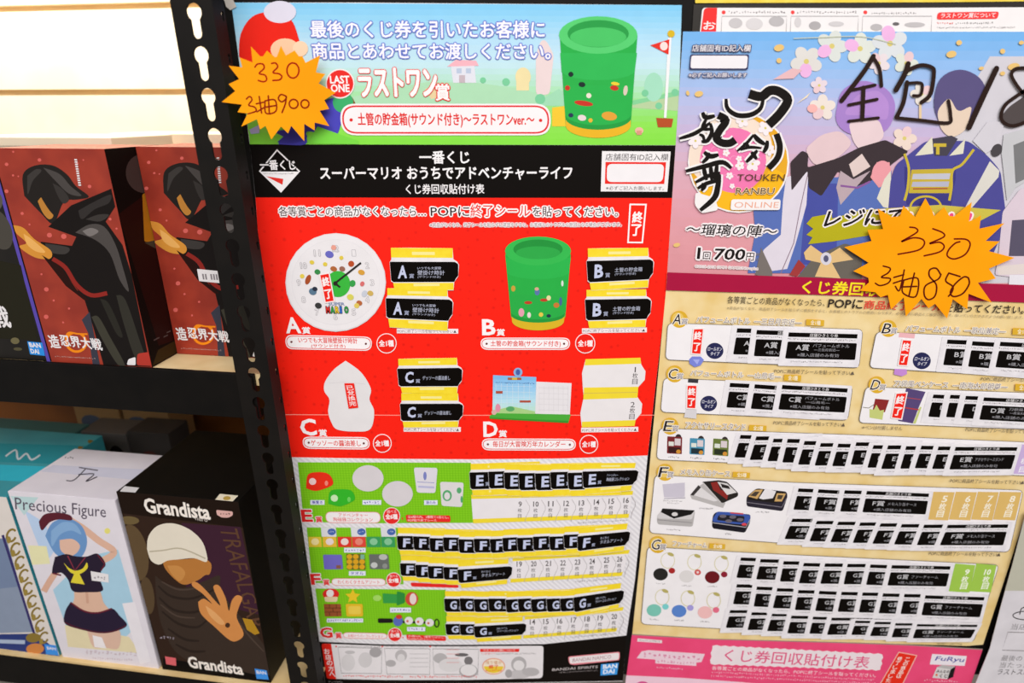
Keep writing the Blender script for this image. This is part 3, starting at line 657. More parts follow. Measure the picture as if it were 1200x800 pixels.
def cupsmall(m):
    m.poly([(592, 298), (669, 298), (662.5, 372), (599, 372)], '2cae48'); cx = 630.5
    m.poly([(599, 366), (662.5, 366), (661, 376)] + ellp(cx, 376, 30.5, 11, 0, 18, 0, 180)[1:-1] + [(600, 376)], 'd8b42a')
    m.poly([(598.5, 360), (663, 360), (662, 369)] + ellp(cx, 369, 31.5, 9, 0, 18, 0, 180)[1:-1] + [(599, 369)], '27983e')
    m.poly([(597, 345), (664, 345), (662.5, 365)] + ellp(cx, 365, 32, 9, 0, 18, 0, 180)[1:-1] + [(598.5, 365)], '2cac48')
    m.poly([(592.3, 302), (669, 302)] + ellp(cx, 318, 36.8, 9, 0, 18, 10, 170), '2fb44e')
    m.ell(cx, 294, 38.7, 17, '38b952'); m.ell(cx, 292, 29, 11.5, '27923e'); m.ell(cx, 296, 26, 7.5, '31a84a')
    for x, y, w, h, c in ((619, 354.5, 4.6, 1.8, 'c0402c'), (637.5, 351.5, 4.6, 1.8, 'c0402c'), (629.5, 342, 3, 4, '5a78a8'), (629, 338.5, 2.5, 2, 'd8a890'), (643, 349, 2.6, 3, 'e0d8a0'), (601.5, 338, 2.5, 3.5, 'c8a040'), (611, 366, 3.4, 5, 'e2a0b0'), (620, 369, 2.2, 3.4, 'e0d8d0'), (634, 368.5, 2.6, 2.6, 'e0c850'), (643, 370, 2.6, 2, '243848'), (652, 357.5, 3.4, 3, 'c87838'), (657, 353, 1.8, 5, '486898'), (659, 332, 1.4, 3.5, 'd8e0d8')): m.ell(x, y, w, h, c)
part('small_tumbler_picture', cupsmall)
def f_(m):    # plain pale bottle shape
    m.poly(smooth([(405, 422.5), (391, 433), (381, 447), (380, 458), (386, 468), (384.5, 482), (388, 494), (395, 503), (416, 505.5), (434, 502.5), (438.5, 482), (433, 468), (434.5, 455), (423, 436), (405, 422.5)]), 'e4e0e2')
    m.line([(386, 449), (404, 447.5), (428, 450)], .5, 'd4d0d4')
part('bottle_picture', f_)
def f_(m):
    def edge(t): return ((577.8 - .8 * t, 439.4 + 47 * t), (628.4 - 1 * t, 441.6 + 43 * t))
    m.grad(edge, ['7cb8ea', '9ccdf0', 'b8e0ee', 'bfe4c8'], 10)
    m.poly([(628.4, 447), (669.8, 448.8), (667.8, 486), (627.3, 484.6)], 'e6e2e6')
    for i in range(7):
        x = 581 + i * 6.6; m.line([(x, 449), (x, 480)], .4, 'd4e4f0')
        x = 632 + i * 5.6; m.line([(x, 452), (x, 482)], .4, 'd8d4d8')
    for i in range(5): y = 452 + i * 6.5; m.line([(580, y), (624, y + 1)], .4, 'd4e4f0'); m.line([(631, y + 2), (666, y + 3)], .4, 'd8d4d8')
    m.poly([(577, 481), (600, 476), (627, 482), (627, 488), (577, 488)], 'a8cf86')
    m.poly([(573.8, 487), (580, 484), (668.8, 485.5), (666, 495.6), (640, 494), (573.8, 490.5)], '4cab3c'); m.poly([(573.8, 489), (666.5, 493), (666, 495.6), (573.8, 490.5)], '3a9230')
    m.rect(581, 458, 589, 461, 'b0503a'); m.rect(609, 469, 622, 471.5, 'b0503a'); m.rect(595, 442.3, 611, 445, 'a8603c'); m.rect(600, 442.3, 606, 445, 'd8b43c'); m.ell(607, 436, 5.2, 5.2, '8cb0dc'); m.ell(607, 436, 2.6, 3.5, '4a62a8'); m.ell(583.5, 478, 3, 5, 'e090a8'); m.ell(579, 483, 3, 3, 'd8b0a8'); m.ell(598, 479, 5, 3, '5aa868')
    m.scrib(581, 449, 626, 450, 2, '4a6898')
part('calendar_picture', f_)
WH = 'f8f2f4'
def caption(letter, lx, ly, lw, lh, sx, sy, pill, lines, cx, cy, cr, cnt='全1種', col=WH, red='e2342c'):
    def g(m):
        m.text(letter, lx, ly, lx + lw, ly, lh, col, .03); m.text('賞', sx, sy, sx + 9.5, sy, 8, col, .02)
        q = pill; m.poly(rnd(q, 9, 6), WH); m.poly(rnd(grow(q, -1.1), 8.5, 6), red); m.poly(rnd(grow(q, -1.9), 8, 6), WH)
        for t, a in lines: m.text(t, a[0], a[1], a[2], a[3], a[4], red, .012)
        l = ((q[0][0] + q[3][0]) / 2 + 7, (q[0][1] + q[3][1]) / 2); r = ((q[1][0] + q[2][0]) / 2 - 7, (q[1][1] + q[2][1]) / 2)
        m.ell(l[0], l[1], 1.3, 1.3, '6a3030'); m.ell(r[0], r[1], 1.3, 1.3, '6a3030')
    part('prize_caption', g)
    def g(m):
        m.ell(cx, cy, cr, cr, WH); m.ell(cx, cy, cr - .9, cr - .9, 'f02418'); m.text(cnt, cx - cr * .72, cy + cr * .3, cx + cr * .72, cy + cr * .3, cr * .62, WH, .03)
    part('count_badge', g)
caption('A', 335.5, 390.5, 18, 19, 354.5, 391, [(334, 392), (436, 394.5), (435.5, 411), (335, 409)], [('いつでも大冒険壁掛け時計', (350, 401.6, 419, 402.6, 6.6)), ('(サウンド付き)', (365, 407.8, 405, 408.3, 5))], 453, 402.2, 11.8)
caption('B', 565, 392.8, 16, 19, 582, 393.3, [(563, 395.5), (668.5, 395.5), (667.5, 409.8), (563.5, 409.8)], [('土管の貯金箱(サウンド付き)', (575, 406.5, 657, 406.8, 7.6))], 685.8, 402.2, 11.8)
caption('C', 353, 510.3, 19, 20, 374, 511, [(354, 511.4), (433, 512), (433.5, 526.6), (355.5, 525.6)], [('ゲッソーの醤油差し', (364.5, 522.2, 423, 522.8, 7))], 448, 519.3, 11)
caption('D', 566.5, 511.8, 17, 18, 584.5, 512, [(564.5, 513.5), (675, 514), (674.5, 527.8), (565, 527.5)], [('毎日が大冒険万年カレンダー', (577.5, 523.6, 662.5, 523.8, 7))], 690, 520.4, 11)
def slots(name, quads):
    def g(m):
        for q, t in quads:
            m.poly(q, 'e8e3e6'); m.poly(sub(q, .0, 0, .97, .22), YEL); m.poly(sub(q, .0, .80, .95, 1), YEL)
    part(name, g)
def f_(m):
    m.poly([(686.3, 420.7), (750.4, 419), (751.5, 427), (756.5, 435), (755.6, 445), (747.5, 454), (747, 465), (752.6, 473), (751.5, 484), (744.8, 492), (743.6, 499), (681.8, 500.6), (680, 484.4), (684, 465), (683, 455), (682, 437)], 'e9e4e6')
    m.poly([(686.3, 420.7), (750.4, 419), (751.3, 426), (685, 428)], 'f0d838'); m.poly([(684.3, 454), (748, 453), (747, 466), (683.5, 468)], 'f0d838'); m.poly([(682, 494), (744.8, 492), (743.6, 499), (681.8, 500.6)], 'f0d838'); m.line([(684, 460.8), (747, 459.4)], .6, 'c8b060')
    m.vtext('1枚目', 744.5, 433, 744, 447, 6.2, '4a4446'); m.vtext('2枚目', 741.5, 474, 740.5, 488, 6.2, '4a4446')
part('ticket_slot', f_)
for x0, y0, x1, y1 in ((466, 389.8, 535, 390.2), (683, 389.6, 756, 388.6), (474, 505, 538, 505.2), (682, 506, 746, 505)):
    def f_(m):
        m.poly([(x0 - 1, y0 - 5), (x1 + 2, y1 - 5), (x1 + 2, y1 + .6), (x0 - 1, y0 + .6)], 'f4e8ea'); m.text('POPに終了シールを貼ってください▲', x0, y0, x1, y1, 3.8, '554c50')
    part('seal_note', f_)
# lower white half: prizes E, F, G
def f_(m): m.poly([(337, 536), (450, 537.8), (550, 538.5), (660, 537.4), (759, 534), (744, 680), (734, 744), (637, 754.3), (530, 755), (450, 754.6), (369, 751), (357, 680)], ink('e9e6ea', .5, .2, 'dad7dc', 62, 'wave', .4, .6))
part('lower_panel', f_, l=PL + 2e-5)
GRM = ink('82ca1c', .5, .2, '74be14', 420, 'checker')
for q in ([(348.8, 541.5), (552, 542), (555, 612.4), (440, 613), (356, 611.5)], [(359.3, 617.8), (466, 618), (473, 684.5), (366, 682.8)], [(369.5, 689.3), (522.2, 690.8), (525, 744.5), (376, 742.5)]): part('green_panel', lambda m: m.poly(q, GRM), l=PL + 1e-4)
LG = LP
def tag_(m, x0, y0, x1, y1, t): m.rect(x0, y0, x1, y1, 'e2e4f4'); m.text(t, x0 + 2.2, y1 - 1, x1 - 2.2, y1 - 1, (y1 - y0) * .68, '3c40a0', .01)
def tagS(m, x0, y0, x1, y1): m.rect(x0, y0, x1, y1, 'e2e4f4'); m.scrib(x0 + 1.5, y1 - 1, x1 - 1.5, y1 - 1, (y1 - y0) * .62, '4a4ea0')
def f_(m):
    m.poly(smooth([(358.8, 572), (361, 556), (375, 553), (386, 556), (390.5, 566), (384, 571), (370, 575), (358.8, 572)]), 'e8301c'); m.ell(366.3, 564, 4.2, 4, 'f0d0d0', 20); m.ell(382.5, 566, 2, 3, 'f08878')
    m.poly(smooth([(384.6, 590), (387, 575.5), (400, 573), (412, 575), (416, 584), (410, 589), (398, 593), (384.6, 590)]), '36b42c'); m.ell(391.8, 583.5, 4.2, 4, 'c8e8b8', 20); m.ell(409, 585, 2, 3, '70d060')
    m.ell(431.2, 560.3, 18.3, 15.4, 'd6d0d4'); m.ell(465.8, 578.4, 18, 15, 'd6d0d4')
    m.poly(rnd([(484.8, 547.6), (512.8, 548), (510.3, 577.5), (488.5, 577)], 3), 'dcd8e0'); m.ell(498, 557.5, 2, 5, '7c82c0'); m.line([(489, 564.5), (509, 565.5)], .7, '8c90c4'); m.line([(490, 570), (509, 571)], 2.4, 'b8b8d8')
    m.poly(rnd([(515.5, 564.3), (543.5, 565.3), (541.5, 594), (517.5, 592.5)], 3), 'dcd8da')
    for x, y, a, b in ((524, 580.5, 5.5, 6.5), (538, 574.5, 2.8, 3.6), (541, 585, 1.4, 4)): m.ell(x, y, a, b, '58a870')
    m.ell(524, 581, 3.4, 4.4, 'dcd8da')
    tag_(m, 363.7, 585.8, 380.3, 591.2, '箸置き'); tagS(m, 424.8, 585.8, 446.8, 591.2); tag_(m, 497, 586, 512.8, 591.4, '湯のみ')
part('tableware_picture', f_, l=LG)
def f_(m):
    for x0, x1, c in ((376, 393.5, 'dcdce0'), (411, 428.5, 'dcdce0'), (446, 463.5, 'dcdce0')): m.poly([(x0, 618), (x1, 618), (x1 + 1, 628.7), (x0 + 1, 628.7)], c)
    for x in (388.7, 423.5, 458.5): m.ell(x, 623, 4.9, 4, '4a68b0'); m.scrib(x - 3.4, 624, x + 3.4, 624, 2.2, 'd0d8ec')
    for x0, x1, c, i in ((361.3, 376.5, 'e2c43c', 'f0e0a0'), (378, 394, 'e2b83c', 'e8d8d8'), (395.5, 411.5, 'e0382c', 'ecd8d4'), (412.3, 428.3, 'e0483c', 'e88878'), (429.5, 445.5, '3c9c5c', '86c498'), (446.5, 462.5, '3c9c5c', '86c498')): m.poly([(x0, 628.8), (x1, 628.8), (x1 + .7, 640.8), (x0 + .7, 640.8)], c); m.ell((x0 + x1) / 2 + .4, 634.5, 4.6, 4, i)
    m.poly(rnd([(378.5, 649.8), (400.5, 649.8), (402, 666.7), (380, 667)], 1.5), '7068c0'); m.rect(394, 662, 399.5, 666, '8a5a48')
    m.poly(rnd([(405.5, 648.8), (427, 648.8), (428.7, 667.3), (406.5, 667.3)], 1.5), '6a6a2c')
    for i in range(3):
        for j in range(2 if i == 0 else 3): m.ell(409.5 + j * 7.4, 652 + i * 6, 3.3, 2.9, 'dca424')
    m.rect(422.5, 649.5, 427, 655, '7cb49c')
    m.poly(rnd([(432.5, 649.2), (455, 649.4), (456.5, 666.8), (433.5, 666.6)], 1.5), '6a6e6a'); m.ell(449, 652.5, 5, 3.4, 'b8bab8'); m.ell(438.5, 662, 4, 3.4, 'c4c6c4'); m.ell(451, 663, 3, 3, '8c908c')
    tagS(m, 403.2, 641.6, 428.5, 647.2); tag_(m, 408.8, 669, 428.5, 674.2, 'タオル')
part('towel_picture', f_, l=LG)
def f_(m):
    m.ell(387.7, 696, 9.6, 6.6, 'dc2c28'); m.ell(386.8, 695, 4.4, 4.4, 'ece4e4'); m.poly(rnd([(380, 699), (396, 699), (395, 705), (381, 705)], 2), 'e2cfa4')
    m.poly([(413.5 + (9.2 if i % 2 == 0 else 4.4) * math.sin(i * math.pi / 5), 698.6 - (9 if i % 2 == 0 else 4.2) * math.cos(i * math.pi / 5)) for i in range(10)], 'e8c62c')
    m.poly(rnd([(379.4, 707.5), (399.4, 707.5), (400.3, 722), (380.6, 722)], 1), '9a5430')
    for i in (1, 2): m.line([(380, 707.5 + i * 4.7), (400, 707.5 + i * 4.7)], .6, '4a2818')
    for x, y in ((386, 707.6), (394, 707.6), (390, 712.2), (386, 717), (395, 717)): m.line([(x, y), (x + .3, y + 4.6)], .6, '4a2818')
    m.poly(rnd([(405, 707.2), (425, 707.4), (425.6, 722), (406, 722)], 2), 'e2b92c'); m.poly(rnd([(408, 710), (422.5, 710), (423, 719.5), (408.5, 719.5)], 2), 'eacb50')
    m.poly(rnd([(448.4, 695), (468, 696.5), (468.5, 706.5), (449, 706.5)], 1), '3a9c48'); m.poly(rnd([(465, 692.5), (474.4, 695), (474.4, 706), (465, 709.5)], 1.5), '2f8c3e'); m.ell(442, 700.5, 5, 3.6, 'a4d864'); m.ell(482.5, 701.5, 7.5, 8, 'cc4a3c'); m.ell(484, 701.5, 4, 6.5, 'e4d4d0')
    tagS(m, 457, 711.8, 481.7, 717.4); tagS(m, 383, 724.4, 425.5, 729); tagS(m, 477, 734.4, 498.4, 739.4)
    m.poly(rnd([(442.7, 724.3), (460, 724.6), (460.5, 729.5), (443, 729.8)], 2), '1f1c1a'); m.ell(466.5, 727.5, 5.5, 6, '5a6cb8', 20); m.ell(467.5, 722.5, 3.6, 2.6, 'cc3c2c'); m.line([(472, 728.5), (510, 729.5)], 2.6, '1f1c1a')
    for x, y in ((479, 727), (491.5, 727.8), (503.5, 729.4)): m.ell(x, y, 5, 4.6, 'e4e0e0'); m.ell(x - 1.5, y + .6, 1.4, 1.4, 'd06858')
    m.line(ellp(511.8, 730, 2.6, 4.4), 1.4, '1f1c1a', close=True)
part('keepsake_picture', f_, l=LG)
def lowcap(letter, x0, y, w, h, sx, pill, lines, bx, by, br, cnt, red, note):
    def g(m):
        m.text(letter, x0, y, x0 + w, y, h, 'e62c2a', .03, 'f2e8ea', 1); m.text('賞', sx, y + .6, sx + 7.6, y + .6, 7, 'e62c2a', .02, 'f2e8ea', .8)
        m.poly(rnd(grow(pill, .7), 7, 6), 'ee9a96'); m.poly(rnd(pill, 6.5, 6), 'f0eaec')
        for t, a in lines: m.text(t, *a, 'e2484a', .005)
        m.ell(bx, by, br + .8, br + .8, 'f4e4e4'); m.ell(bx, by, br, br, 'e62c2a'); m.text('選べる', bx - br * .6, by - br * .35, bx + br * .6, by - br * .35, br * .4, 'f4dcdc'); m.text(cnt, bx - br * .75, by + br * .4, bx + br * .75, by + br * .4, br * .65, 'f8f0f0', .03)
        m.poly(rnd(red, 2), 'e62c2a')
        if note: m.text('全6種の内、1種類で1点とし、', *note[0], 'f8e4e4'); m.text('POP貼り終了シール', *note[1], 'f8e4e4')
        m.poly([(red[0][0] - 5, (red[0][1] + red[3][1]) / 2), (red[0][0] - 3, red[0][1] + 3), (red[0][0] - 3, red[3][1] - 2)], 'e62c2a')
    part('prize_caption', g, l=LG)
lowcap('E', 354, 611.3, 13, 14.5, 370.3, [(381.8, 600), (445, 600.3), (445.5, 612), (382.6, 611.8)], [('アドベンチャー', (397, 605.3, 431, 605.6, 4)), ('陶磁器コレクション', (391, 610.6, 437, 611, 4.6))], 459, 604.4, 9.3, '全6種', [(475.3, 603), (527.6, 603.8), (528, 611.6), (476.5, 611.3)], [(478, 607, 526, 607.4, 3.2), (478, 611, 512, 611.2, 3.2)])
lowcap('F', 364.8, 685, 12, 13, 379, [(389, 678), (451, 678.3), (451.5, 685.6), (389.6, 685.3)], [('わくわくタオルアソート', (396, 684, 445, 684.3, 4.6))], 461.3, 679.3, 8, '全9種', [(481, 682.3), (537, 685), (537.5, 688.6), (482, 687)], None)
lowcap('G', 375.8, 747.3, 14.5, 12.5, 393.3, [(402.6, 741.2), (453, 742.4), (453.2, 747.8), (403, 747)], [('お助けラバーコレクション', (408, 746.4, 449, 747, 3.6))], 462.8, 743.5, 7.6, '全6種', [(476, 743), (522.5, 745.5), (522.7, 750.8), (477, 749.6)], [(478, 746, 521, 748, 2.4), (478, 749.2, 510, 750.3, 2.2)])
def slotrow(q, nums, xs, ys, w, clip0):
    def g(m):
        m.poly(q, 'e9e4e8'); m.poly(sub(q, 0, 0, 1, .15), 'f0d838'); m.poly(sub(q, 0, .85, 1, 1), 'f0d838')
        for n, x, y in zip(nums, xs, ys):
            hh = (q[3][1] - q[0][1])
            m.text(str(n), x - (3.2 if n > 9 else 2), y + 2.6, x + (3.2 if n > 9 else 2), y + 2.6, 6.2, '4e484a', .012)
            m.text('枚', x - 1 - 2, y + 9.4, x + 2 , y + 9.2, 4.8, '5a5456'); m.text('目', x - 1 - 1.6, y + 15.8, x + 1.4, y + 15.6, 4.6, '5a5456')
            m.line([(x + 6.4, y - 5.5), (x + 11, y + 2), (x + 11, y + 6), (x + 7, y + 14), (x + 5.6, y + 20.5)], .5, 'b0aaac')
    part('ticket_slot', g, l=LG)
slotrow([(552, 579.5), (742, 575), (743.5, 580), (736, 603), (650, 609.5), (555, 612.8)][0:1] + [(742, 575), (736.5, 606.5), (554.5, 613)], range(9, 17), [609.6, 628, 645.4, 663.6, 681.4, 699, 716.3, 733.6], [591, 591, 590.6, 590.2, 589.7, 588.7, 587.7, 586.6], 17, 0)
slotrow([(601, 653), (738, 644), (728.5, 674.5), (598, 682.5)], range(19, 27), [608.6, 625.4, 642.4, 659.7, 676.6, 693.8, 710.6, 726], [661.3, 660.9, 660.4, 659.8, 659, 658, 656.6, 655.4], 17, 0)
slotrow([(615, 722), (731, 711), (722, 739.7), (613, 748)], range(14, 21), [624, 639.8, 655.8, 672.2, 688, 703.4, 719.6], [729, 728.6, 728, 726.8, 725.6, 724.4, 722.6], 16, 0)
for x0, y0, x1, y1 in ((677, 613.4, 735, 610.5), (674, 682.5, 728, 678.5), (668, 747.5, 722, 743)): part('seal_note', lambda m: m.scrib(x0, y0, x1, y1, 2, '8a8486'), l=LG)
def f_(m): m.poly([(369, 751.3), (450, 754.8), (530, 755.3), (637, 754.5), (734, 744.3), (730, 797.5), (560, 800.5), (378, 801.5)], ink('100a07', .5, .1))
part('footer_band', f_, l=PL + 2e-5)
def f_(m):
    q = [(376.6, 753.8), (450, 756.6), (540, 757), (637, 756.4), (636, 794.5), (540, 796.5), (450, 796.5), (383, 795)]
    m.poly(rnd(q, [3, 0, 0, 4, 5, 0, 0, 3]), 'e6e1e4'); m.poly(rnd([(376.6, 753.8), (388, 754.3), (394, 795.4), (383, 795)], [3, 0, 0, 3]), 'e6281c')
    m.vtext('お店の方へ', 383, 763, 389.5, 790, 6.5, 'f4e8e8', .02, 6)
    for a in ([(396, 758), (447.5, 759.5), (447, 789), (400, 788.5)], [(450.5, 759.5), (504, 760), (503.5, 790), (453.5, 789.5)], [(507, 760), (561, 760.5), (560, 790), (508.5, 790)]): m.line(a, .7, '8a8688', close=True)
    for x, y, a, b, c in ((410, 764, 6, 2, 'c4c0c2'), (440, 764, 7, 6, 'a8a4a6'), (428, 773, 8, 9, 'd2ced0'), (408, 776, 8, 10, 'd8d4d6'), (470, 768, 7, 7, 'bcb8ba'), (470, 771, 4.5, 5, 'dcd8da'), (458, 777, 6, 4, 'b4b0b2'), (516, 771, 8, 6, 'b8b4b6'), (528, 779, 14, 8, 'dcd8da'), (549, 774, 5, 5, '7a7678'), (549, 786, 11, 8, 'b0acae'), (549, 785, 9.5, 6.6, 'e6e2e4'), (541, 767, 8, 2, '6a6668'), (608, 778, 9, 9, 'b4b0b2'), (608, 779.5, 6.5, 6, 'e2dee0'), (608, 790, 14, 5, 'c4c0c2'), (622, 787, 10, 5, 'b8b4b6'), (596, 789, 4, 5, 'a8a4a6')): m.ell(x, y, a, b, c)
    for y in (766, 771, 776, 781): m.line([(480, y), (502, y)], .4, 'a8a4a6'); m.line([(523, y - 5), (538, y - 5)], .5, 'e09090')
    for x0, x1 in ((398, 446), (452, 503), (508, 559)): m.ell(x0 - 4, 757.3, 1, 1, 'e05050'); m.scrib(x0, 758, x1, 758.6, 2, '8a8486')
    m.scrib(402, 793.5, 474, 794.2, 3, 'e2504c', 3); m.scrib(480, 794.4, 560, 793.8, 3, 'e2504c', 5)
    m.poly(rnd([(562.6, 760), (609, 760), (608, 763.6), (562.6, 763.6)], 1), 'e2302a'); m.text('ラストワン賞について', 566, 763, 604, 763, 2.8, 'f8e8e8'); m.scrib(564, 767, 580, 767, 2.2, 'e2504c'); m.scrib(581, 767, 628, 766.4, 2, '7a7476')
    m.ell(578.5, 780.5, 13.4, 9.6, 'e89a7a'); m.ell(578.5, 780.5, 12.4, 8.6, 'f2e4d0'); m.poly(ellp(578.5, 780.5, 11.5, 7.8, 0, 16, 0, 180), 'ecca3c'); m.text('残り僅か', 569, 778, 588, 778, 4, 'c87a30'); m.text('終了', 573, 783.4, 584, 783.4, 4.6, 'e2302a', .02); m.scrib(569, 787, 588, 787, 2.6, 'e2302a')
    m.scrib(385, 799.5, 402, 800, 2, 'a8a0a0')
part('shop_staff_strip', f_)
def f_(m):
    m.poly(rnd([(665.7, 769), (726.5, 763.3), (726, 773.3), (672, 779), (667, 777.5)], 2.5), 'e88a94'); m.poly(rnd([(667, 770), (725.5, 764.5), (725, 772.5), (668, 777.5)], 2.2), 'ece4e6'); m.text('BANDAI NAMCO', 671, 775.5, 716, 771.2, 4, 'a87a84')
    m.poly([(704.2, 778), (725, 776.4), (723, 790), (703.6, 791.3)], '3f9ae6'); m.text('BAN', 706.5, 783.6, 723, 782.4, 5, 'eef2fa', .03); m.text('DAI', 706.5, 789.6, 720, 788.6, 5, 'eef2fa', .03)
    m.text('BANDAI SPIRITS', 647, 786, 700.5, 782.5, 3, 'c8bebe', .01); m.scrib(655, 788.6, 700, 786, 1.8, 'a09696')
part('maker_marks', f_)

# ---- lottery tickets pasted on the red poster
TP = ink('efebee', .5, .25, 'e2dee2', 80)
YT = ink('f6dc34', .5, .2, 'f2d428', 120)
def ticket(band, letter, lines, l, label, group, vt=-.7, vb=1.42, long=True):
    P = lambda pts: [bil(band, u, v) for u, v in pts]
    m = MB(PB)
    rg = .93
    m.slab(P([(.03, vt), (.3, vt - .01), (rg - .01, vt), (rg, -.14), (.985, -.02), (1.012, .14), (1.0, .72), (rg + .01, 1.0), (rg, vb), (.04, vb), (.03, 1.05), (-.004, .98), (-.004, .03), (.025, -.12)]), l, l + 1.1e-4, TP)
    m.l = l + 1.1e-4 + 2e-5
    m.poly(P([(.03, vt), (rg - .01, vt), (rg - .01, vt * .30), (.025, vt * .30)]), YT); m.poly(P([(.33, vt * .72), (.66, vt * .72), (.66, vt * .5), (.33, vt * .5)]), 'f6ea98')
    m.poly(P([(.025, 1.06), (rg, 1.04), (rg, vb - .02), (.04, vb - .01)]), YT); m.poly(P([(.33, 1.1), (.72, 1.08), (.72, 1.2), (.33, 1.22)]), 'f6ea98')
    m.poly(rnd(P([(0, 0), (.95, -.01), (1, .1), (1, .68), (.965, .82), (.94, 1), (.03, 1.02), (0, .93)]), 1), K)
    LC = 'c4cae6'
    w = .13 if long else .11
    m.textq(letter, P([(.12, .18), (.12 + w, .18), (.12 + w - .012, .82), (.10, .84)]), LC, .035)
    m.textq('賞', P([(.275, .6), (.345, .6), (.34, .82), (.27, .82)]), 'a8aec8', .01)
    for t, (u0, v0, u1, v1) in lines: m.textq(t, P([(u0, v0), (u1, v0), (u1 - .005, v1), (u0 - .005, v1)]), 'b4b8cc', .006)
    return m.build('lottery_ticket', label=label, category='ticket', group=group)
LA = [('いつでも大冒険', (.40, .24, .75, .38)), ('壁掛け時計', (.40, .42, .80, .66)), ('(サウンド付き)', (.40, .70, .74, .82))]
LBB = [('土管の貯金箱', (.42, .36, .84, .58)), ('(サウンド付き)', (.42, .62, .74, .76))]
LC_ = [('ゲッソーの醤油差し', (.385, .42, .82, .66))]
T0 = PL + 1.4e-3
GT = 'black and yellow tickets for prize %s on the red poster'
ticket([(456.8, 306.6), (537, 307), (537, 330.3), (458.6, 330)], 'A', LA, T0, 'black and yellow A ticket right of the clock picture, the upper of the two', GT % 'A')
ticket([(452, 349.3), (530.5, 351.2), (530, 376), (453, 372)], 'A', LA, T0, 'black and yellow A ticket right of the clock picture, the lower of the two', GT % 'A', -.52, 1.5)
ticket([(687.4, 305.7), (765.7, 304), (765, 327), (689, 330.2)], 'B', LBB, T0 + 2e-4, 'black and yellow B ticket right of the green tumbler, the upper of the two', GT % 'B', -.6, 1.42)
ticket([(685.6, 351), (763, 350), (762, 373.5), (687, 374.8)], 'B', LBB, T0, 'black and yellow B ticket right of the green tumbler, the lower of the two', GT % 'B', -.48, 1.42)
ticket([(465.4, 431.8), (541.5, 431), (541, 452.4), (467.5, 452.2)], 'C', LC_, T0, 'black and yellow C ticket right of the pale bottle picture, the upper of the two', GT % 'C', -.56, 1.42)
ticket([(468.8, 473), (542.6, 473), (542, 492.5), (470, 492.7)], 'C', LC_, T0, 'black and yellow C ticket right of the pale bottle picture, the lower of the two', GT % 'C', -.62, 1.42)
def trow(letter, lines, lefts, w, topf, h, tilt, lastq, vt, vb, rowname, grp, n0=0):
    n = len(lefts)
    for i, x in enumerate(lefts):
        r = random.Random(int(x * 3)); j = r.uniform(-.9, .9); t = r.uniform(-1, 1)
        y = topf(x) + j
        q = lastq if i == n - 1 else [(x, y), (x + w, y + tilt(x) + t), (x + w + .5, y + tilt(x) + t + h), (x + 1.2, y + h)]
        ss = 'rightmost, uncovered' if i == n - 1 else ORD[i] + ' from the left'
        ticket(q, letter, lines, T0 + i * 1.5e-4 + n0, '%s ticket in %s on the red poster, %s' % (letter, rowname, ss), grp, vt, vb)
lerp = lambda a, b, t: a + (b - a) * t
trow('E', [('アドベンチャー', (.44, .22, .64, .38)), ('陶磁器コレクション', (.44, .44, .86, .68))], [550.1, 572.2, 590.4, 607.6, 626.8, 644.6, 665.1, 682.4], 66, lambda x: 553.6 + (0.4 if 590 < x < 640 else -.2), 19.5, lambda x: -1.2, [(682.4, 552.3), (748.8, 550.8), (745, 567.5), (683.5, 571.4)], -.52, 1.42, 'the E row', 'tickets in the E row')
trow('F', [('わくわく', (.44, .2, .6, .38)), ('タオルアソート', (.44, .44, .88, .7))], [468.6, 486.4, 501, 519.3, 535.8], 64, lambda x: 659.8 + (x - 468) * .1, 14.5, lambda x: 1.5, [(535.8, 667.3), (600.5, 663.2), (599, 677.8), (537.7, 682.8)], -.75, 1.42, 'the lower F row', 'tickets in the lower F row')
trow('F', [('わくわく', (.44, .2, .6, .38)), ('タオルアソート', (.44, .44, .88, .7))], [465, 484, 503, 519, 537, 555, 574, 588.5, 605.7, 624.3, 643.5, 660.3, 676.6], 62, lambda x: 627.4 + (3.6 * math.sin((x - 465) / 190 * math.pi) if x < 655 else 0), 15.8, lambda x: 1.2 if x < 570 else -2.5, [(676.6, 628.3), (739, 622.4), (736, 638.2), (677, 645.2)], -.62, 1.42, 'the upper F row', 'tickets in the upper F row', 8e-4)
trow('G', [('お助けアイテム', (.44, .24, .64, .4)), ('ラバーコレクション', (.44, .46, .86, .66))], [521.8, 538.5, 555], 62, lambda x: 730 + (x - 521) * .09, 12.6, lambda x: -1, [(555, 733.6), (617, 730.3), (615.5, 743.2), (556.5, 746.8)], -.75, 1.42, 'the lower G row', 'tickets in the lower G row')
trow('G', [('お助けアイテム', (.44, .24, .64, .4)), ('ラバーコレクション', (.44, .46, .86, .66))], [520.3, 538.5, 555, 572, 592.3, 606.7, 622, 640.2, 656, 672], 60, lambda x: 700.4 + 1.8 * math.sin((x - 520) / 150 * math.pi), 15, lambda x: 1 if x < 590 else -3, [(672, 699.8), (731.6, 691.2), (729.5, 706), (673, 716.8)], -.6, 1.36, 'the upper G row', 'tickets in the upper G row', 8e-4)
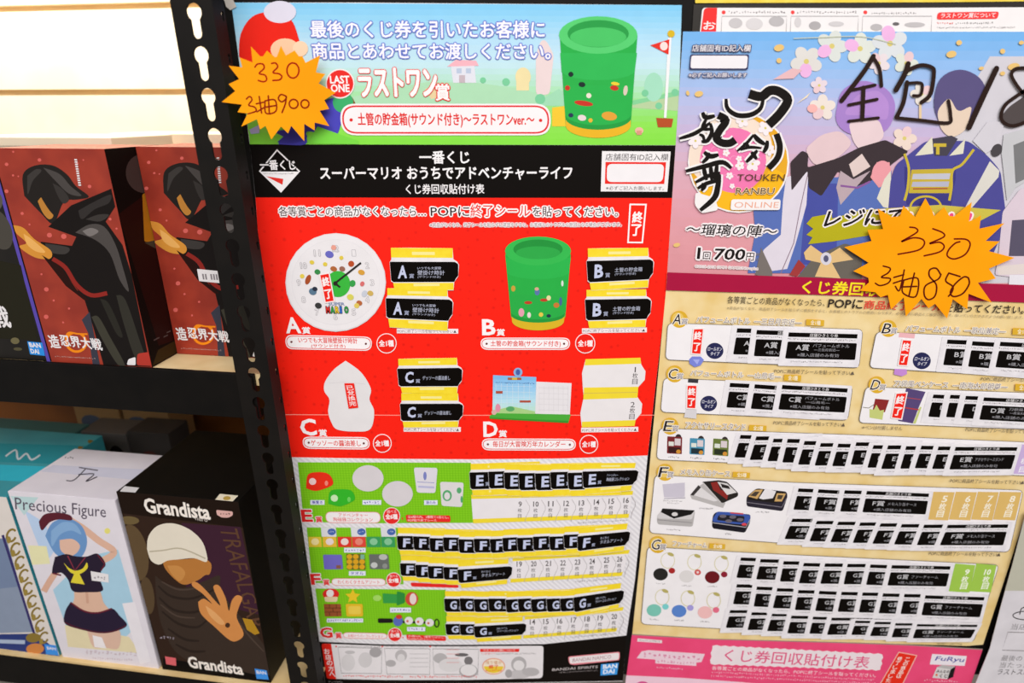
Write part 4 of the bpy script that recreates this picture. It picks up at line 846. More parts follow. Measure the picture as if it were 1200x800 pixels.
# ---- red seals pasted on the pictures
def seal(q, txt, l, label, surf=PB, border='f4eaea', b=.03, grp='red sold-out seals', ins=1.4, extra=None):
    m = MB(surf); m.slab(q, l, l + 1.2e-4, ink(border, .45, .3)); m.poly(grow(q, -ins), 'f0281c')
    n = len(txt); c = q
    for i, ch in enumerate(txt):
        v = (i + .5) / n * (.84) + .08
        s = .84 / n * (.44 if n > 2 else .36)
        w = .36 if n > 2 else .32
        m.textq(ch, sub(c, .5 - w, v - s, .5 + w, v + s), 'f6f0f0', b if n == 2 else .01)
    return m.build('sold_out_seal', label=label, category='seal', group=grp)
seal([(373.6, 321.2), (386.2, 319), (392.7, 353.4), (380.5, 355.4)], '終了', T0, 'red seal pasted across the clock picture')
seal([(403.5, 449), (414.8, 449), (419.7, 477.6), (408.5, 478.8)], '已兌換完', T0, 'red seal with four characters on the pale bottle picture', border='f0281c', ins=.2)
# ---- orange price star on the red poster
HW = 'a01c08'
A_ = LS.at(262, 119, .0035); B_ = PB.at(393, 108, .0045)
SB = Surf(A_, (B_ - A_).cross(Vector((0, .0, 1))))
st = thing('price_star', 'orange starburst price card at the top left of the red poster', 'price card', SB.at(328, 108), 'orange starburst price cards')
ORG = ink('ff9c04', .6, .1, 'ffa409', 14)
m = MB(SB)
m.slab(zm(255, 45, 6.4, [(250, 60), (318, 133), (340, 135), (370, 92), (430, 140), (445, 137), (475, 55), (512, 128), (578, 90), (610, 135), (636, 132), (660, 182), (770, 125), (737, 255), (808, 266), (757, 338), (885, 407), (800, 462), (836, 528), (765, 542), (838, 658), (728, 630), (728, 690), (650, 640), (650, 770), (552, 655), (528, 712), (476, 660), (403, 757), (360, 655), (318, 682), (295, 605), (178, 661), (226, 562), (150, 553), (182, 496), (30, 477), (132, 395), (83, 342), (162, 305), (83, 205), (185, 217), (165, 143), (262, 180)]), 0, 4e-4, ORG)
m.build('card', st)
m = MB(SB, 4.3e-4)
z = lambda s: zm(255, 45, 6.4, s)
E_ = lambda cx, cy, rx, ry, a=-60: [(cx + rx * math.cos(math.radians(a + k * 36)), cy + ry * math.sin(math.radians(a + k * 36))) for k in range(11)]
m.pen([z(s) for s in ([(280, 215), (300, 192), (340, 193), (348, 225), (312, 262), (355, 275), (368, 308), (345, 325), (305, 315)], [(405, 187), (435, 185), (450, 215), (415, 255), (460, 265), (482, 285), (465, 310), (415, 315)], E_(565, 240, 45, 57))], 1.9, HW)
m.pen([z(s) for s in ([(215, 455), (240, 435), (258, 460), (233, 500), (278, 515), (287, 545), (230, 565)], [(290, 490), (345, 478)], [(312, 435), (330, 560)], [(295, 550), (345, 520)], [(355, 468), (362, 560), (437, 545), (430, 462), (355, 468)], [(380, 430), (388, 560)], [(358, 515), (435, 503)], [(512, 432), (475, 420), (455, 450), (480, 475), (510, 455), (515, 432), (508, 490), (483, 555)], E_(570, 490, 33, 34), E_(655, 490, 30, 31))], 1.7, '8a1c08')
m.build('handwriting', st, label='dark red handwritten prices')
# ---------------------------------------------------------------- poster strip peeping out above
def poster(name, label, x, y): return thing(name, label, 'poster', PB.at(x, y))
p4 = poster('lottery_poster', 'black edged poster of which a white strip shows above the blossom poster', 1000, 20)
def f_(m): m.slab([(813, 5), (1300, -1), (1300, 40), (811, 40)], 5e-5, 5e-4, ink('2a2622', .45, .3))
part('sheet', f_, p4)
def f_(m):
    m.poly(rnd([(823, 9), (1000, 9.5), (1300, 8), (1300, 40), (820, 40)], [4, 0, 0, 0, 0]), 'efebec'); m.poly(rnd([(825, 9), (840.5, 9.2), (839, 40), (821, 40)], [5, 0, 0, 0]), 'ee3a38')
    m.text('お', 824, 34.5, 838, 34.5, 9.5, 'f6ecec', .02)
    for x in (848, 929, 1014): m.ell(x, 14.5, 2.3, 2.3, 'f04a48')
    m.scrib(853, 16, 920, 16, 3.4, '8a8486'); m.scrib(934, 16, 1005, 16, 3.4, '8a8486'); m.scrib(1021, 17, 1075, 17, 3, '8a8486')
    for a, b in ((845, 922), (926, 1006), (1010, 1092)): m.line([(a, 40), (a + 1, 19), (b, 19), (b - 1, 40)], .7, '9a9698')
    for x, y, a, b, c in ((862, 27, 8, 6, 'c8c4c6'), (910, 25, 9, 6, 'bcb8ba'), (884, 28, 10, 7, 'd8d4d6'), (955, 30, 7, 5, 'b0acae'), (935, 26, 4, 6, 'd4d0d2'), (1027, 32, 7, 4, 'bab6b8'), (1050, 28, 4, 2, '6a6668'), (1072, 29, 12, 3, 'c0bcbe'), (980, 28, 9, 3, 'd0ccce')): m.ell(x, y, a, b, c)
    m.poly(rnd([(1099, 14.5), (1171, 13.5), (1169, 22), (1097.5, 23)], 3), 'f04444'); m.text('ラストワン賞について', 1102, 21.3, 1166, 20.5, 6, 'f8e4e4', .015); m.scrib(1098, 28.5, 1118, 28.5, 3, 'e85a58'); m.scrib(1120, 28.5, 1164, 28, 2.6, '7a7678'); m.scrib(1098, 33.5, 1190, 33, 2.2, '9a9698')
part('staff_strip', f_, p4, 5.2e-4)
p5 = poster('lottery_poster', 'yellow poster edge at the very top right', 1000, 2)
def f_(m): m.slab([(814, -12), (1300, -14), (1300, .5), (1100, 2.6), (815, 3.6)], 6e-4, 1e-3, ink('e8c83c', .5, .25, 'f0d85a', 60))
part('sheet', f_, p5)
# ---------------------------------------------------------------- blossom poster
L2 = 1.2e-3
p2 = poster('lottery_poster', 'lottery poster with blossom art on top and beige ticket rows below', 960, 740)
def f_(m): m.slab([(800.5, 37), (1368, 37), (1200, 608), (1181, 667.5), (1152, 755), (1133, 756.6), (985, 752), (832, 748), (741, 742.5), (760, 560), (780.5, 340)], 5.5e-4, L2, ink('efd8a4', .5, .25, 'e4c47e', 38, lo=.3, hi=.75))
part('sheet', f_, p2, 0)
def f_(m):
    def edge(t): return ((800.5 - 18.5 * t, 37 + 282 * t), (1368 - 90 * t, 37 + 300 * t))
    m.grad(edge, ['72b0ea', '94bcec', 'b4bce4', 'c8b4d4', 'd8acbc', 'dca0ac', 'dc9aa2', 'd8949c'], 26)
    m.poly([(1100, 215), (1110, 150), (1160, 66), (1200, 66), (1368, 60), (1280, 330), (1150, 332)], 'd0ccd4')
part('art_background', f_, p2, L2 + 2e-5)
def blossom(m, x, y, r, c, c2='f0e8c8'):
    a0 = x * 1.7
    for k in range(5): a = math.radians(a0 + 72 * k); m.ell(x + r * .62 * math.cos(a), y + r * .62 * math.sin(a), r * .5, r * .42, c if k < 4 else c2, a0 + 72 * k)
    m.ell(x, y, r * .18, r * .18, 'd8c878')
def f_(m):
    for x, y, r, c in ((945, 72, 17, 'dcd8d4'), (975, 54, 17, 'd8dcd8'), (1008, 57, 17, 'dce0d8'), (1043, 51, 19, 'd8dce0'), (1062, 74, 13, 'dce0d4'), (1030, 74, 12, 'e4d8dc'), (964, 126, 14, 'e8dcd4'), (1060, 162, 13, 'e8d4c8'), (1080, 110, 12, 'e4dcd4'), (960, 100, 9, 'e4d4dc')): blossom(m, x, y, r, c, 'eab4e0' if r > 16 else 'e8c8cc')
    m.poly([(906, 93), (928, 80), (940, 82), (930, 92)], 'e4b8bc'); m.poly([(933, 122), (950, 108), (946, 114)], 'ecdcc0'); m.ell(952, 127, 6, 5, 'f0b4b0')
    for x, y, a, b in ((913, 56, 6, 4), (913, 71, 3, 3), (819, 110, 5, 3.4), (806, 109, 2, 3), (1124, 50, 3.4, 3), (1115, 63.5, 6, 4), (1197, 50, 3, 2.4), (1175, 60, 3, 3), (1188, 78, 7, 4), (1175, 86, 3, 2.4), (793, 287, 4, 2.4), (1150, 80, 3, 2)): m.ell(x, y, a, b, 'e6c078', -12)
    m.rect(1077, 120, 1080, 140, 'e4c8a0'); m.line([(930, 45), (960, 44), (1010, 43), (1050, 52)], 1, 'c8ccb4', sm=True)
part('blossoms', f_, p2, L2 + 5.5e-4)
def f_(m):    # plain robe shapes without figures
    Z = lambda p: zm(900, 60, 4, p)
    m.poly(rnd(Z([(310, 330), (340, 180), (440, 130), (560, 170), (605, 250), (570, 370), (480, 400), (370, 390)]), 12), 'a682c8'); m.poly(rnd(Z([(350, 300), (420, 200), (520, 180), (570, 240), (560, 330), (480, 300)]), 8), 'b48cd0')
    m.poly(rnd(Z([(375, 330), (520, 315), (550, 400), (450, 480), (400, 430)]), 8), 'e4ccd0'); m.poly(rnd(Z([(170, 460), (250, 390), (340, 370), (400, 430), (330, 500), (220, 540)]), 8), 'e0c4c8')
    m.poly(Z([(-75, 660), (180, 600), (330, 590), (480, 560), (580, 560), (560, 800), (500, 1040), (-95, 1040), (-60, 850)]), '5a70b4'); m.poly(Z([(185, 620), (330, 620), (320, 1000), (150, 1000), (170, 760)]), '4a52a0')
    m.poly(Z([(85, 590), (190, 560), (180, 720), (130, 900), (90, 1020), (-60, 1040), (-20, 930), (60, 860), (70, 700)]), 'dcd4e0'); m.line(Z([(190, 560), (150, 740), (120, 900), (60, 1040)]), 1, '8a7484')
    m.poly(rnd(Z([(105, 520), (160, 465), (190, 480), (185, 545), (330, 500), (430, 450), (550, 415), (660, 470), (580, 530), (500, 600), (400, 640), (330, 560), (250, 680), (190, 640), (185, 560), (110, 655)]), 3), '3e3438')
    m.poly(Z([(380, 530), (440, 480), (480, 540), (400, 590)]), 'dcc8c4'); m.poly(Z([(340, 560), (400, 600), (480, 560), (340, 720), (320, 640)]), 'b8a4ac'); m.poly(Z([(480, 590), (510, 520), (570, 520), (575, 610), (520, 640)]), 'e49aa0'); m.line(Z([(340, 630), (420, 640), (480, 610)]), 2.4, '8a5a98'); m.ell(1020, 190, 0.1, 0.1, 'e49aa0')
    m.ell(1033, 202, 11, 14, 'e89ca4', 15)
    m.poly(Z([(545, 600), (575, 560), (585, 740), (540, 730), (510, 690)]), 'dcd8c8')
    m.poly(rnd(Z([(600, 530), (640, 500), (740, 420), (940, 420), (1030, 490), (1090, 560), (1120, 800), (1000, 1080), (480, 1080), (560, 780), (575, 600)]), 6), '4e4c94')
    m.poly(rnd(Z([(770, 260), (800, 120), (900, 75), (1000, 120), (1030, 200), (980, 300), (900, 400), (830, 390)]), 14), '5c5480'); m.poly(rnd(Z([(790, 280), (850, 210), (890, 290), (960, 250), (930, 370), (860, 410), (810, 370)]), 8), 'e2ccb8')
    m.poly(Z([(690, 490), (770, 400), (775, 480)]), 'dcd8c4'); m.poly(Z([(850, 490), (925, 410), (915, 480)]), 'dcd8c4'); m.poly(Z([(770, 410), (860, 395), (890, 410), (840, 490), (780, 490)]), '484450'); m.rect(1094, 168, 1109, 172, 'c8b03c'); m.rect(1097, 172, 1101, 181, 'c8b03c')
    m.poly(Z([(1040, 515), (1085, 560), (1080, 590), (950, 740), (925, 730)]), 'd8d4cc')
    m.poly(Z([(640, 540), (680, 560), (860, 555), (880, 530), (880, 600), (868, 650), (860, 720), (650, 720), (640, 600)]), '3f3c80'); m.poly(rnd(Z([(672, 555), (868, 550), (862, 665), (660, 665)]), 1), 'c4ac3c'); m.poly(Z([(680, 575), (855, 572), (850, 600), (675, 600)]), 'c0c0cc'); m.poly(Z([(678, 612), (850, 610), (845, 635), (672, 635)]), 'b4b4c4'); m.line(Z([(680, 645), (842, 643)]), 1.6, 'a8583c')
    for a in ([(640, 480), (660, 550), (655, 640), (640, 700)], [(965, 460), (910, 530), (865, 560), (860, 640), (850, 700)]): m.line(Z(a), 3, 'c8b23c', sm=True)
    m.line(ellp(1085, 243, 18, 13, 0, 16, 180, 360), 2.4, 'c8b23c')
    m.poly(Z([(1105, 390), (1200, 365), (1290, 380), (1290, 560), (1160, 640), (1120, 700), (1095, 480)]), 'c4c4c8'); m.poly(Z([(1150, 440), (1200, 420), (1290, 420), (1290, 560), (1160, 620)]), '7a7a7c'); m.poly(rnd(Z([(1090, 310), (1130, 260), (1290, 150), (1290, 330), (1140, 350)]), 6), '524a4a'); m.poly(Z([(960, 420), (1030, 330), (1110, 330), (1080, 440), (1020, 480)]), 'd0ccd4'); m.ell(1168, 176, 6, 8, '4a464a', 30)
    m.poly(rnd([(1175, 248), (1195, 222), (1230, 210), (1230, 330), (1166, 322), (1170, 300)], 3), 'd8c8d4'); m.poly([(1186, 258), (1230, 255), (1230, 300), (1182, 300)], '5a5468'); m.poly([(1168, 312), (1230, 306), (1230, 320), (1170, 322)], 'e0d4d0'); m.poly([(1183, 322), (1230, 322), (1230, 336), (1182, 335)], 'e4e0e8')
part('robe_picture', f_, p2, L2 + 9e-4)
def f_(m):
    m.poly(rnd([(955, 300), (990, 285), (1010, 292), (1010, 333), (930, 330)], 3), '6a645c'); m.poly([(942, 296), (950, 287), (968, 300), (984, 290), (1000, 304), (975, 308), (985, 326), (955, 324), (962, 308), (944, 304)], 'e0bc84'); m.ell(968, 303, 6.5, 7.5, 'd4d0dc'); m.ell(968, 303, 3, 4, '5a5a78'); m.poly([(925, 322), (936, 304), (944, 312), (934, 324)], 'a03c3c'); m.poly([(892, 290), (905, 318), (905, 326), (885, 322)], '78706c')
    Y = 'b4ac20'
    m.poly([(945, 262), (952, 254), (975, 250), (975, 256), (1010, 246), (1100, 240), (1173, 246), (1150, 258), (1140, 266), (1040, 272), (975, 283), (947, 286), (952, 278), (945, 275), (953, 268)], Y); m.poly([(1010, 246), (1100, 240), (1173, 246), (1150, 258), (1090, 258)], 'cabc4c')
part('brush_stripe', f_, p2, L2 + 1.3e-3)
LT2 = L2 + 1.45e-3
def f_(m):
    WH2 = 'f0ecec'
    m.ell(865.5, 190, 59.5, 59.5, WH2); m.ell(865.5, 190, 57.5, 57.5, 'e4a82c'); m.ell(856, 178, 50, 42, 'f0dccc', -20); m.ell(859, 188, 39, 38.5, 'ee7ab0'); m.poly(ellp(865.5, 190, 57.5, 57.5, 0, 20, 15, 150) + ellp(862, 184, 42, 42, 0, 20, 15, 150)[::-1], 'f4b824')
    for i in range(6):
        for j in range(4): m.line(ellp(838 + i * 9 + (j % 2) * 4, 176 + j * 11, 4.4, 4.4, 0, 8, 180, 360), .7, 'f4a0c8')
    for x, y, r in ((882, 192, 8), (867, 194, 5), (851, 179, 4), (866, 186, 3.4), (855, 206, 4), (897, 150, 8), (870, 142, 7), (858, 218, 3), (902, 176, 6), (845, 150, 8), (815, 165, 8)): blossom(m, x, y, r, 'f4e8ec', 'f4e8ec')
    m.poly(rnd([(815, 225), (838, 232), (842, 246), (822, 250), (814, 240)], 4), WH2)
    KB = '1c1816'
    Z = lambda p: zm(780, 120, 5.714, p)
    br = [([(560, -58), (640, -40), (700, -80), (765, -70), (818, -15), (765, 75), (690, 150)], 10, 0), ([(655, -30), (635, 40), (570, 82), (480, 85), (415, 40), (405, -25)], 5, 1),
          ([(480, 325), (545, 270), (590, 215)], 3, 1), ([(590, 215), (620, 250), (665, 280)], 5, 1), ([(500, 318), (560, 300), (640, 305)], 3, 1), ([(520, 275), (560, 290)], 3, 1), ([(540, 400), (580, 360), (615, 320)], 4, 1), ([(575, 330), (610, 380)], 4, 1), ([(682, 255), (675, 300), (655, 335)], 4.4, 1), ([(742, 210), (765, 290), (750, 370), (690, 440)], 6.4, 0),
          ([(248, 66), (268, 100), (330, 90)], 5, 1), ([(92, 242), (200, 205), (300, 135)], 4, 1), ([(275, 105), (250, 170), (300, 180)], 4, 1), ([(300, 140), (310, 200), (280, 255), (240, 262)], 4.4, 1), ([(225, 215), (250, 225), (262, 270)], 3, 1), ([(352, 85), (405, 120), (360, 190), (340, 240), (378, 270), (430, 272), (466, 250)], 8, 0),
          ([(258, 332), (300, 360), (355, 350)], 5, 1), ([(245, 405), (280, 370), (290, 335)], 4, 1), ([(135, 460), (270, 425), (380, 400), (440, 440)], 5, 1), ([(200, 535), (290, 490), (365, 470)], 4, 1), ([(255, 425), (262, 470), (275, 520)], 4.4, 1), ([(300, 420), (306, 470), (310, 520)], 4.4, 1), ([(345, 410), (338, 470), (330, 520)], 4.4, 1), ([(215, 575), (280, 540), (372, 520)], 4, 1), ([(240, 545), (262, 560), (240, 590)], 4, 1), ([(360, 480), (350, 560), (325, 640), (232, 722)], 6, 1)]
    for p_, w_, t_ in br: m.line(Z(p_), w_, WH2, sm=True, taper=bool(t_), plus=5)
    for p_, w_, t_ in br: m.line(Z(p_), w_ + .8, KB, sm=True, taper=bool(t_))
    m.text('TOUKEN', 863.5, 212, 919, 212, 8, '5a4030'); m.text('RANBU', 862, 227.5, 907, 227.5, 7.6, '5a4030', 0, 'f0dcb0', .6); q = [(857, 233.5), (915, 233.5), (914, 246), (856, 246)]; m.poly(rnd(q, 3), WH2); m.text('ONLINE', 860, 243.5, 912, 243.5, 7, 'e8a890')
part('title_emblem', f_, p2, LT2)
def f_(m):
    m.text('店舗固有ID記入欄', 811, 60.4, 879, 60.4, 8, 'e4e0e4', .012, '4a4664', 1.1); q = [(809, 63.6), (878, 63.8), (876.5, 81.6), (807.5, 81.4)]; m.poly(rnd(q, 2), '3c385c'); m.poly(rnd(grow(q, -1.4), 3), 'ecE8ec'.lower()); m.text('※必ずご記入お願いします', 807, 90.5, 875, 90.5, 5.4, 'e4e0e4', .01, '6a6684', .9)
part('name_box', f_, p2, LT2)
def f_(m):
    WH2 = 'f2eaec'
    m.text('～瑠璃の陣～', 803, 274.5, 909, 277.5, 13, '1e1818', .012, WH2, 2.2, .12)
part('subtitle', f_, p2, LT2)
def f_(m):
    WH2 = 'f2eaec'
    m.text('1', 816.5, 303.3, 820, 303.5, 13.5, '1e1818', 0, WH2, 2); m.text('回', 823.5, 303.5, 832, 303.8, 8.5, '1e1818', .005, WH2, 1.8); m.text('700', 835.5, 304.3, 872, 305, 13.5, '1e1818', .02, WH2, 2, .1); m.text('円', 874, 305, 883, 305.3, 9, '1e1818', .005, WH2, 1.8); m.text('税', 885.5, 300, 890, 300, 4, '8a8486'); m.text('込', 885.5, 305.4, 890, 305.5, 4, '8a8486'); m.text('©2015-2018 DMM GAMES/Nitroplus', 814, 314.3, 888, 317, 4, 'a8807c', 0, WH2, .7)
part('price_lettering', f_, p2, LT2)
def f_(m):
    WH2 = 'f2eaec'
    m.text('レジにて', 965, 265.5, 1056, 262, 19, '201a1a', .022, WH2, 2.2, .18)
part('register_note', f_, p2, LT2)
def f_(m):
    WH2 = 'f2eaec'
    for x in (1062, 1086, 1110, 1132): m.text('!', x, 262, x + 5, 262, 13, 'e8508a', .03, WH2, 2)
part('exclamation_marks', f_, p2, LT2)
def f_(m):
    m.poly([(782, 319), (980, 326), (1284, 336.8), (1278, 357.5), (980, 346), (780.5, 340)], ink('a8083c', .5, .25)); m.text('くじ券回収貼付け表', 939, 343.5, 1108, 350, 15.5, 'f4e026', .022)
part('band', f_, p2, LT2)
def f_(m):
    m.text('各等賞ごとの商品がなくなったら、', 852, 355.2, 966, 359, 8.6, '4a4238'); m.text('POPに', 970, 360.3, 1010, 361.8, 11, '322a26', .018); m.text('商品終了シール', 1012, 362, 1104, 364.5, 10.5, 'e04a3c', .015); m.text('を貼ってください。', 1107, 365.2, 1199, 368, 10.5, '322a26', .015)
    m.text('※商品がなくなり、商品終了シールを貼らずに運営をすると、お客様とのトラブルの原因になります。必ず最後に商品とご確認いただき、貼っていただきますようお願い致します。', 852, 362.2, 1199, 373.5, 3.6, 'a89878')
part('instruction_lettering', f_, p2, LT2)
RB, GB = 'efebee', 'dcae34'
def prize(letter, cx, cy, title, t, tagq, boxq, note, n2=None):
    def g(m):
        q = boxq
        m.poly(grow(rnd(q, 6), .55), '5a5256'); m.poly(rnd(q, 6), RB)
    part('prize_box', g, p2, LT2)
    def g(m):
        m.ell(cx, cy, 10, 10, GB); m.ell(cx - 1.5, cy - 1, 6.5, 7, 'e6c468')
        m.text(letter, cx - 8.5, cy + 5.6, cx + 1.5, cy + 6, 12, '2a2426', .004, 'f0e8dc', .9, .15); m.text('賞', cx + 2, cy + 6, cx + 9.5, cy + 6.3, 7, '5a5474', 0, 'f0e8dc', .8)
        m.text(title, t[0], t[1], t[2], t[3], t[4], '6c6280', -.004, 'f2e8d4', .8)
        if tagq: m.poly(tagq, GB); m.textq('全%d種' % (2 if letter == 'E' else 5 if letter == 'F' else 6 if letter == 'G' else 1), sub(tagq, .25, .12, .8, .88), 'f4ecd8', .01)
    part('prize_caption', g, p2, LT2 + 4e-5)
    part('seal_note', lambda m: m.text('POPに商品終了シールを貼って下さい▲', *note, '6a5e50'), p2, LT2 + 4e-5)
tg = lambda x0, y0, x1, y1: [(x0, y0), (x1, y0 + 1.2), (x1 - .4, y1), (x0 - .6, y1 - 1)]
prize('A', 796, 374, 'パフュームボトル  ―三日月宗近―', (816, 377.6, 939, 381.6, 7.6), tg(945, 373.8, 966, 382), [(783, 378.7), (1011, 386.2), (1006.4, 430.8), (780, 421)], (907, 437, 1001, 439.5, 5))
prize('B', 1041, 384.8, 'パフュームボトル  ―歌仙兼定―', (1061, 388, 1178, 391.8, 7.6), tg(1187, 384, 1210, 393), [(1027.5, 388.8), (1262, 400), (1256, 445), (1019, 430.5)], (1149, 446, 1240, 449, 5))
prize('C', 790.7, 438, 'パフュームボトル  ―山鳥毛―', (809, 440, 915, 444.3, 7), tg(919, 438.5, 939, 446.8), [(778, 443), (999.2, 452.8), (993.3, 492.2), (774.4, 482.4)], (906, 497.5, 990, 500, 5))
prize('D', 1027.7, 450.8, '刀袋風ペンケース  ―南海太郎朝尊―', (1047, 452.5, 1180, 456.6, 7.4), tg(1190, 449.5, 1210, 458.5), [(1015, 453.3), (1245, 462), (1238, 504), (1006.4, 495)], (1131, 505.3, 1216, 508.5, 5))
prize('E', 785.3, 499.2, 'アクセサリースタンド', (803, 501.2, 873, 504, 7.4), tg(878, 497.5, 898.4, 505.4), [(772.5, 502), (1000, 509.5), (1232, 519.5), (1224, 558), (769.6, 538)], (1113, 565.4, 1200, 567.5, 5))
prize('F', 779.4, 553.3, 'メモ入り缶ケース', (797, 556, 855, 558.4, 7), tg(859, 552.5, 879, 560), [(767.7, 556.7), (931, 565.5), (1199, 574.5), (1182.5, 646.5), (930, 637), (761, 624)], (1088, 650.5, 1172, 652, 4.8))
prize('G', 770.8, 638, 'ファーチャーム', (788, 639.5, 828, 642, 6), tg(831.6, 636.3, 850, 643.3), [(759, 640.7), (865, 647), (1170.5, 661.8), (1140.8, 752), (985, 744), (751.3, 730.8)], (1098, 755.2, 1127, 755.8, 2.6))
def f_(m): m.text('※ペンは付属しません', 1010, 503, 1057, 504.2, 5, '8a7a60')
part('small_note', f_, p2, LT2)
LPIC = LT2 + 8e-5
for cx, cy, r in ((837.6, 411, 10.2), (1080.2, 422.6, 10.6), (830.5, 472.7, 9.8)):
    def f_(m):
        m.ell(cx, cy, r, r * .93, '2a2c54'); m.text('ロールオン', cx - r * .8, cy - .3, cx + r * .8, cy, r * .42, 'dcdce8', .015); m.text('タイプ', cx - r * .5, cy + r * .52, cx + r * .5, cy + r * .54, r * .42, 'dcdce8', .015)
    part('type_badge', f_, p2, LPIC)
def f_(m):
    m.poly([(807.5, 421), (811, 417.5), (821, 417.5), (825, 421.5), (821, 428), (814, 430), (808, 426)], '7c86d8'); m.poly([(812, 421), (817, 427), (820, 421)], 'a4acec')
part('bottle_tag', f_, p2, LPIC)
def f_(m):
    m.poly([(1054, 389.6), (1072.5, 391), (1071.5, 396.5), (1053, 395)], 'eab4ba')
part('bottle_cap', f_, p2, LPIC)
def f_(m):
    m.poly([(1048.5, 432), (1062.5, 432.5), (1063, 438), (1057, 440.8), (1047.5, 438.5)], 'c48ad4')
part('bottle_tag', f_, p2, LPIC)
def f_(m):
    m.poly([(806.5, 443.2), (818.6, 444), (818, 448.8), (806, 448)], '3a3a40')
part('bottle_cap', f_, p2, LPIC)
def f_(m):
    m.poly([(804, 478.6), (816.5, 479.6), (816, 490.5), (801.5, 488.8)], 'd8d4d8')
part('bottle_tag', f_, p2, LPIC)
def f_(m):
    m.poly([(1025.6, 467), (1042, 468.5), (1037, 483), (1022.7, 480)], '8c2c2c'); m.poly([(1019, 479), (1024, 480), (1027, 474), (1031, 481), (1036, 480), (1034, 491.7), (1019, 489.2)], 'c4cc7c'); m.line([(1011, 477), (1018, 478), (1024, 474)], .7, '6a6448')
    m.poly([(1062, 454.5), (1084.6, 459), (1077, 476.5), (1069.7, 496), (1052.4, 493)], '584878'); m.line([(1060, 465.5), (1079, 468)], .8, 'b84a4a'); m.line([(1057, 477), (1077, 480)], 1.4, 'b83c3c'); m.poly([(1070, 496), (1078, 476.5), (1080, 477), (1073, 496.3)], 'c4cc7c')
part('pouch_picture', f_, p2, LPIC)
def f_(m):
    for q, c, c2 in (([(782, 511), (799.5, 512), (799, 532), (781.5, 531)], '7a2c30', '3c2020'), ([(808.5, 513), (826, 514), (825.5, 533), (808, 532)], '4a90b0', '24343c'), ([(836, 513.5), (854, 515), (853.5, 534.5), (835, 533)], '6a7a3c', '2c3424')):
        m.ell(q[1][0] - 4.5, q[1][1] + .5, 3.6, 4, '3a3030'); m.poly(rnd(q, 1), c); m.poly(sub(q, .5, .1, .9, .5), 'd8ccd0'); m.poly(sub(q, .1, .3, .45, .55), 'dce0d8'); m.poly(sub(q, .1, .62, .9, .95), c2); m.ell(q[2][0] - 4, q[2][1] - 3, 2.6, 2.4, 'd09038'); m.scrib(q[3][0] + 1, q[3][1] + 5.4, q[2][0] - 3, q[2][1] + 5, 2.4, '6a6668')
part('stand_picture', f_, p2, LPIC)
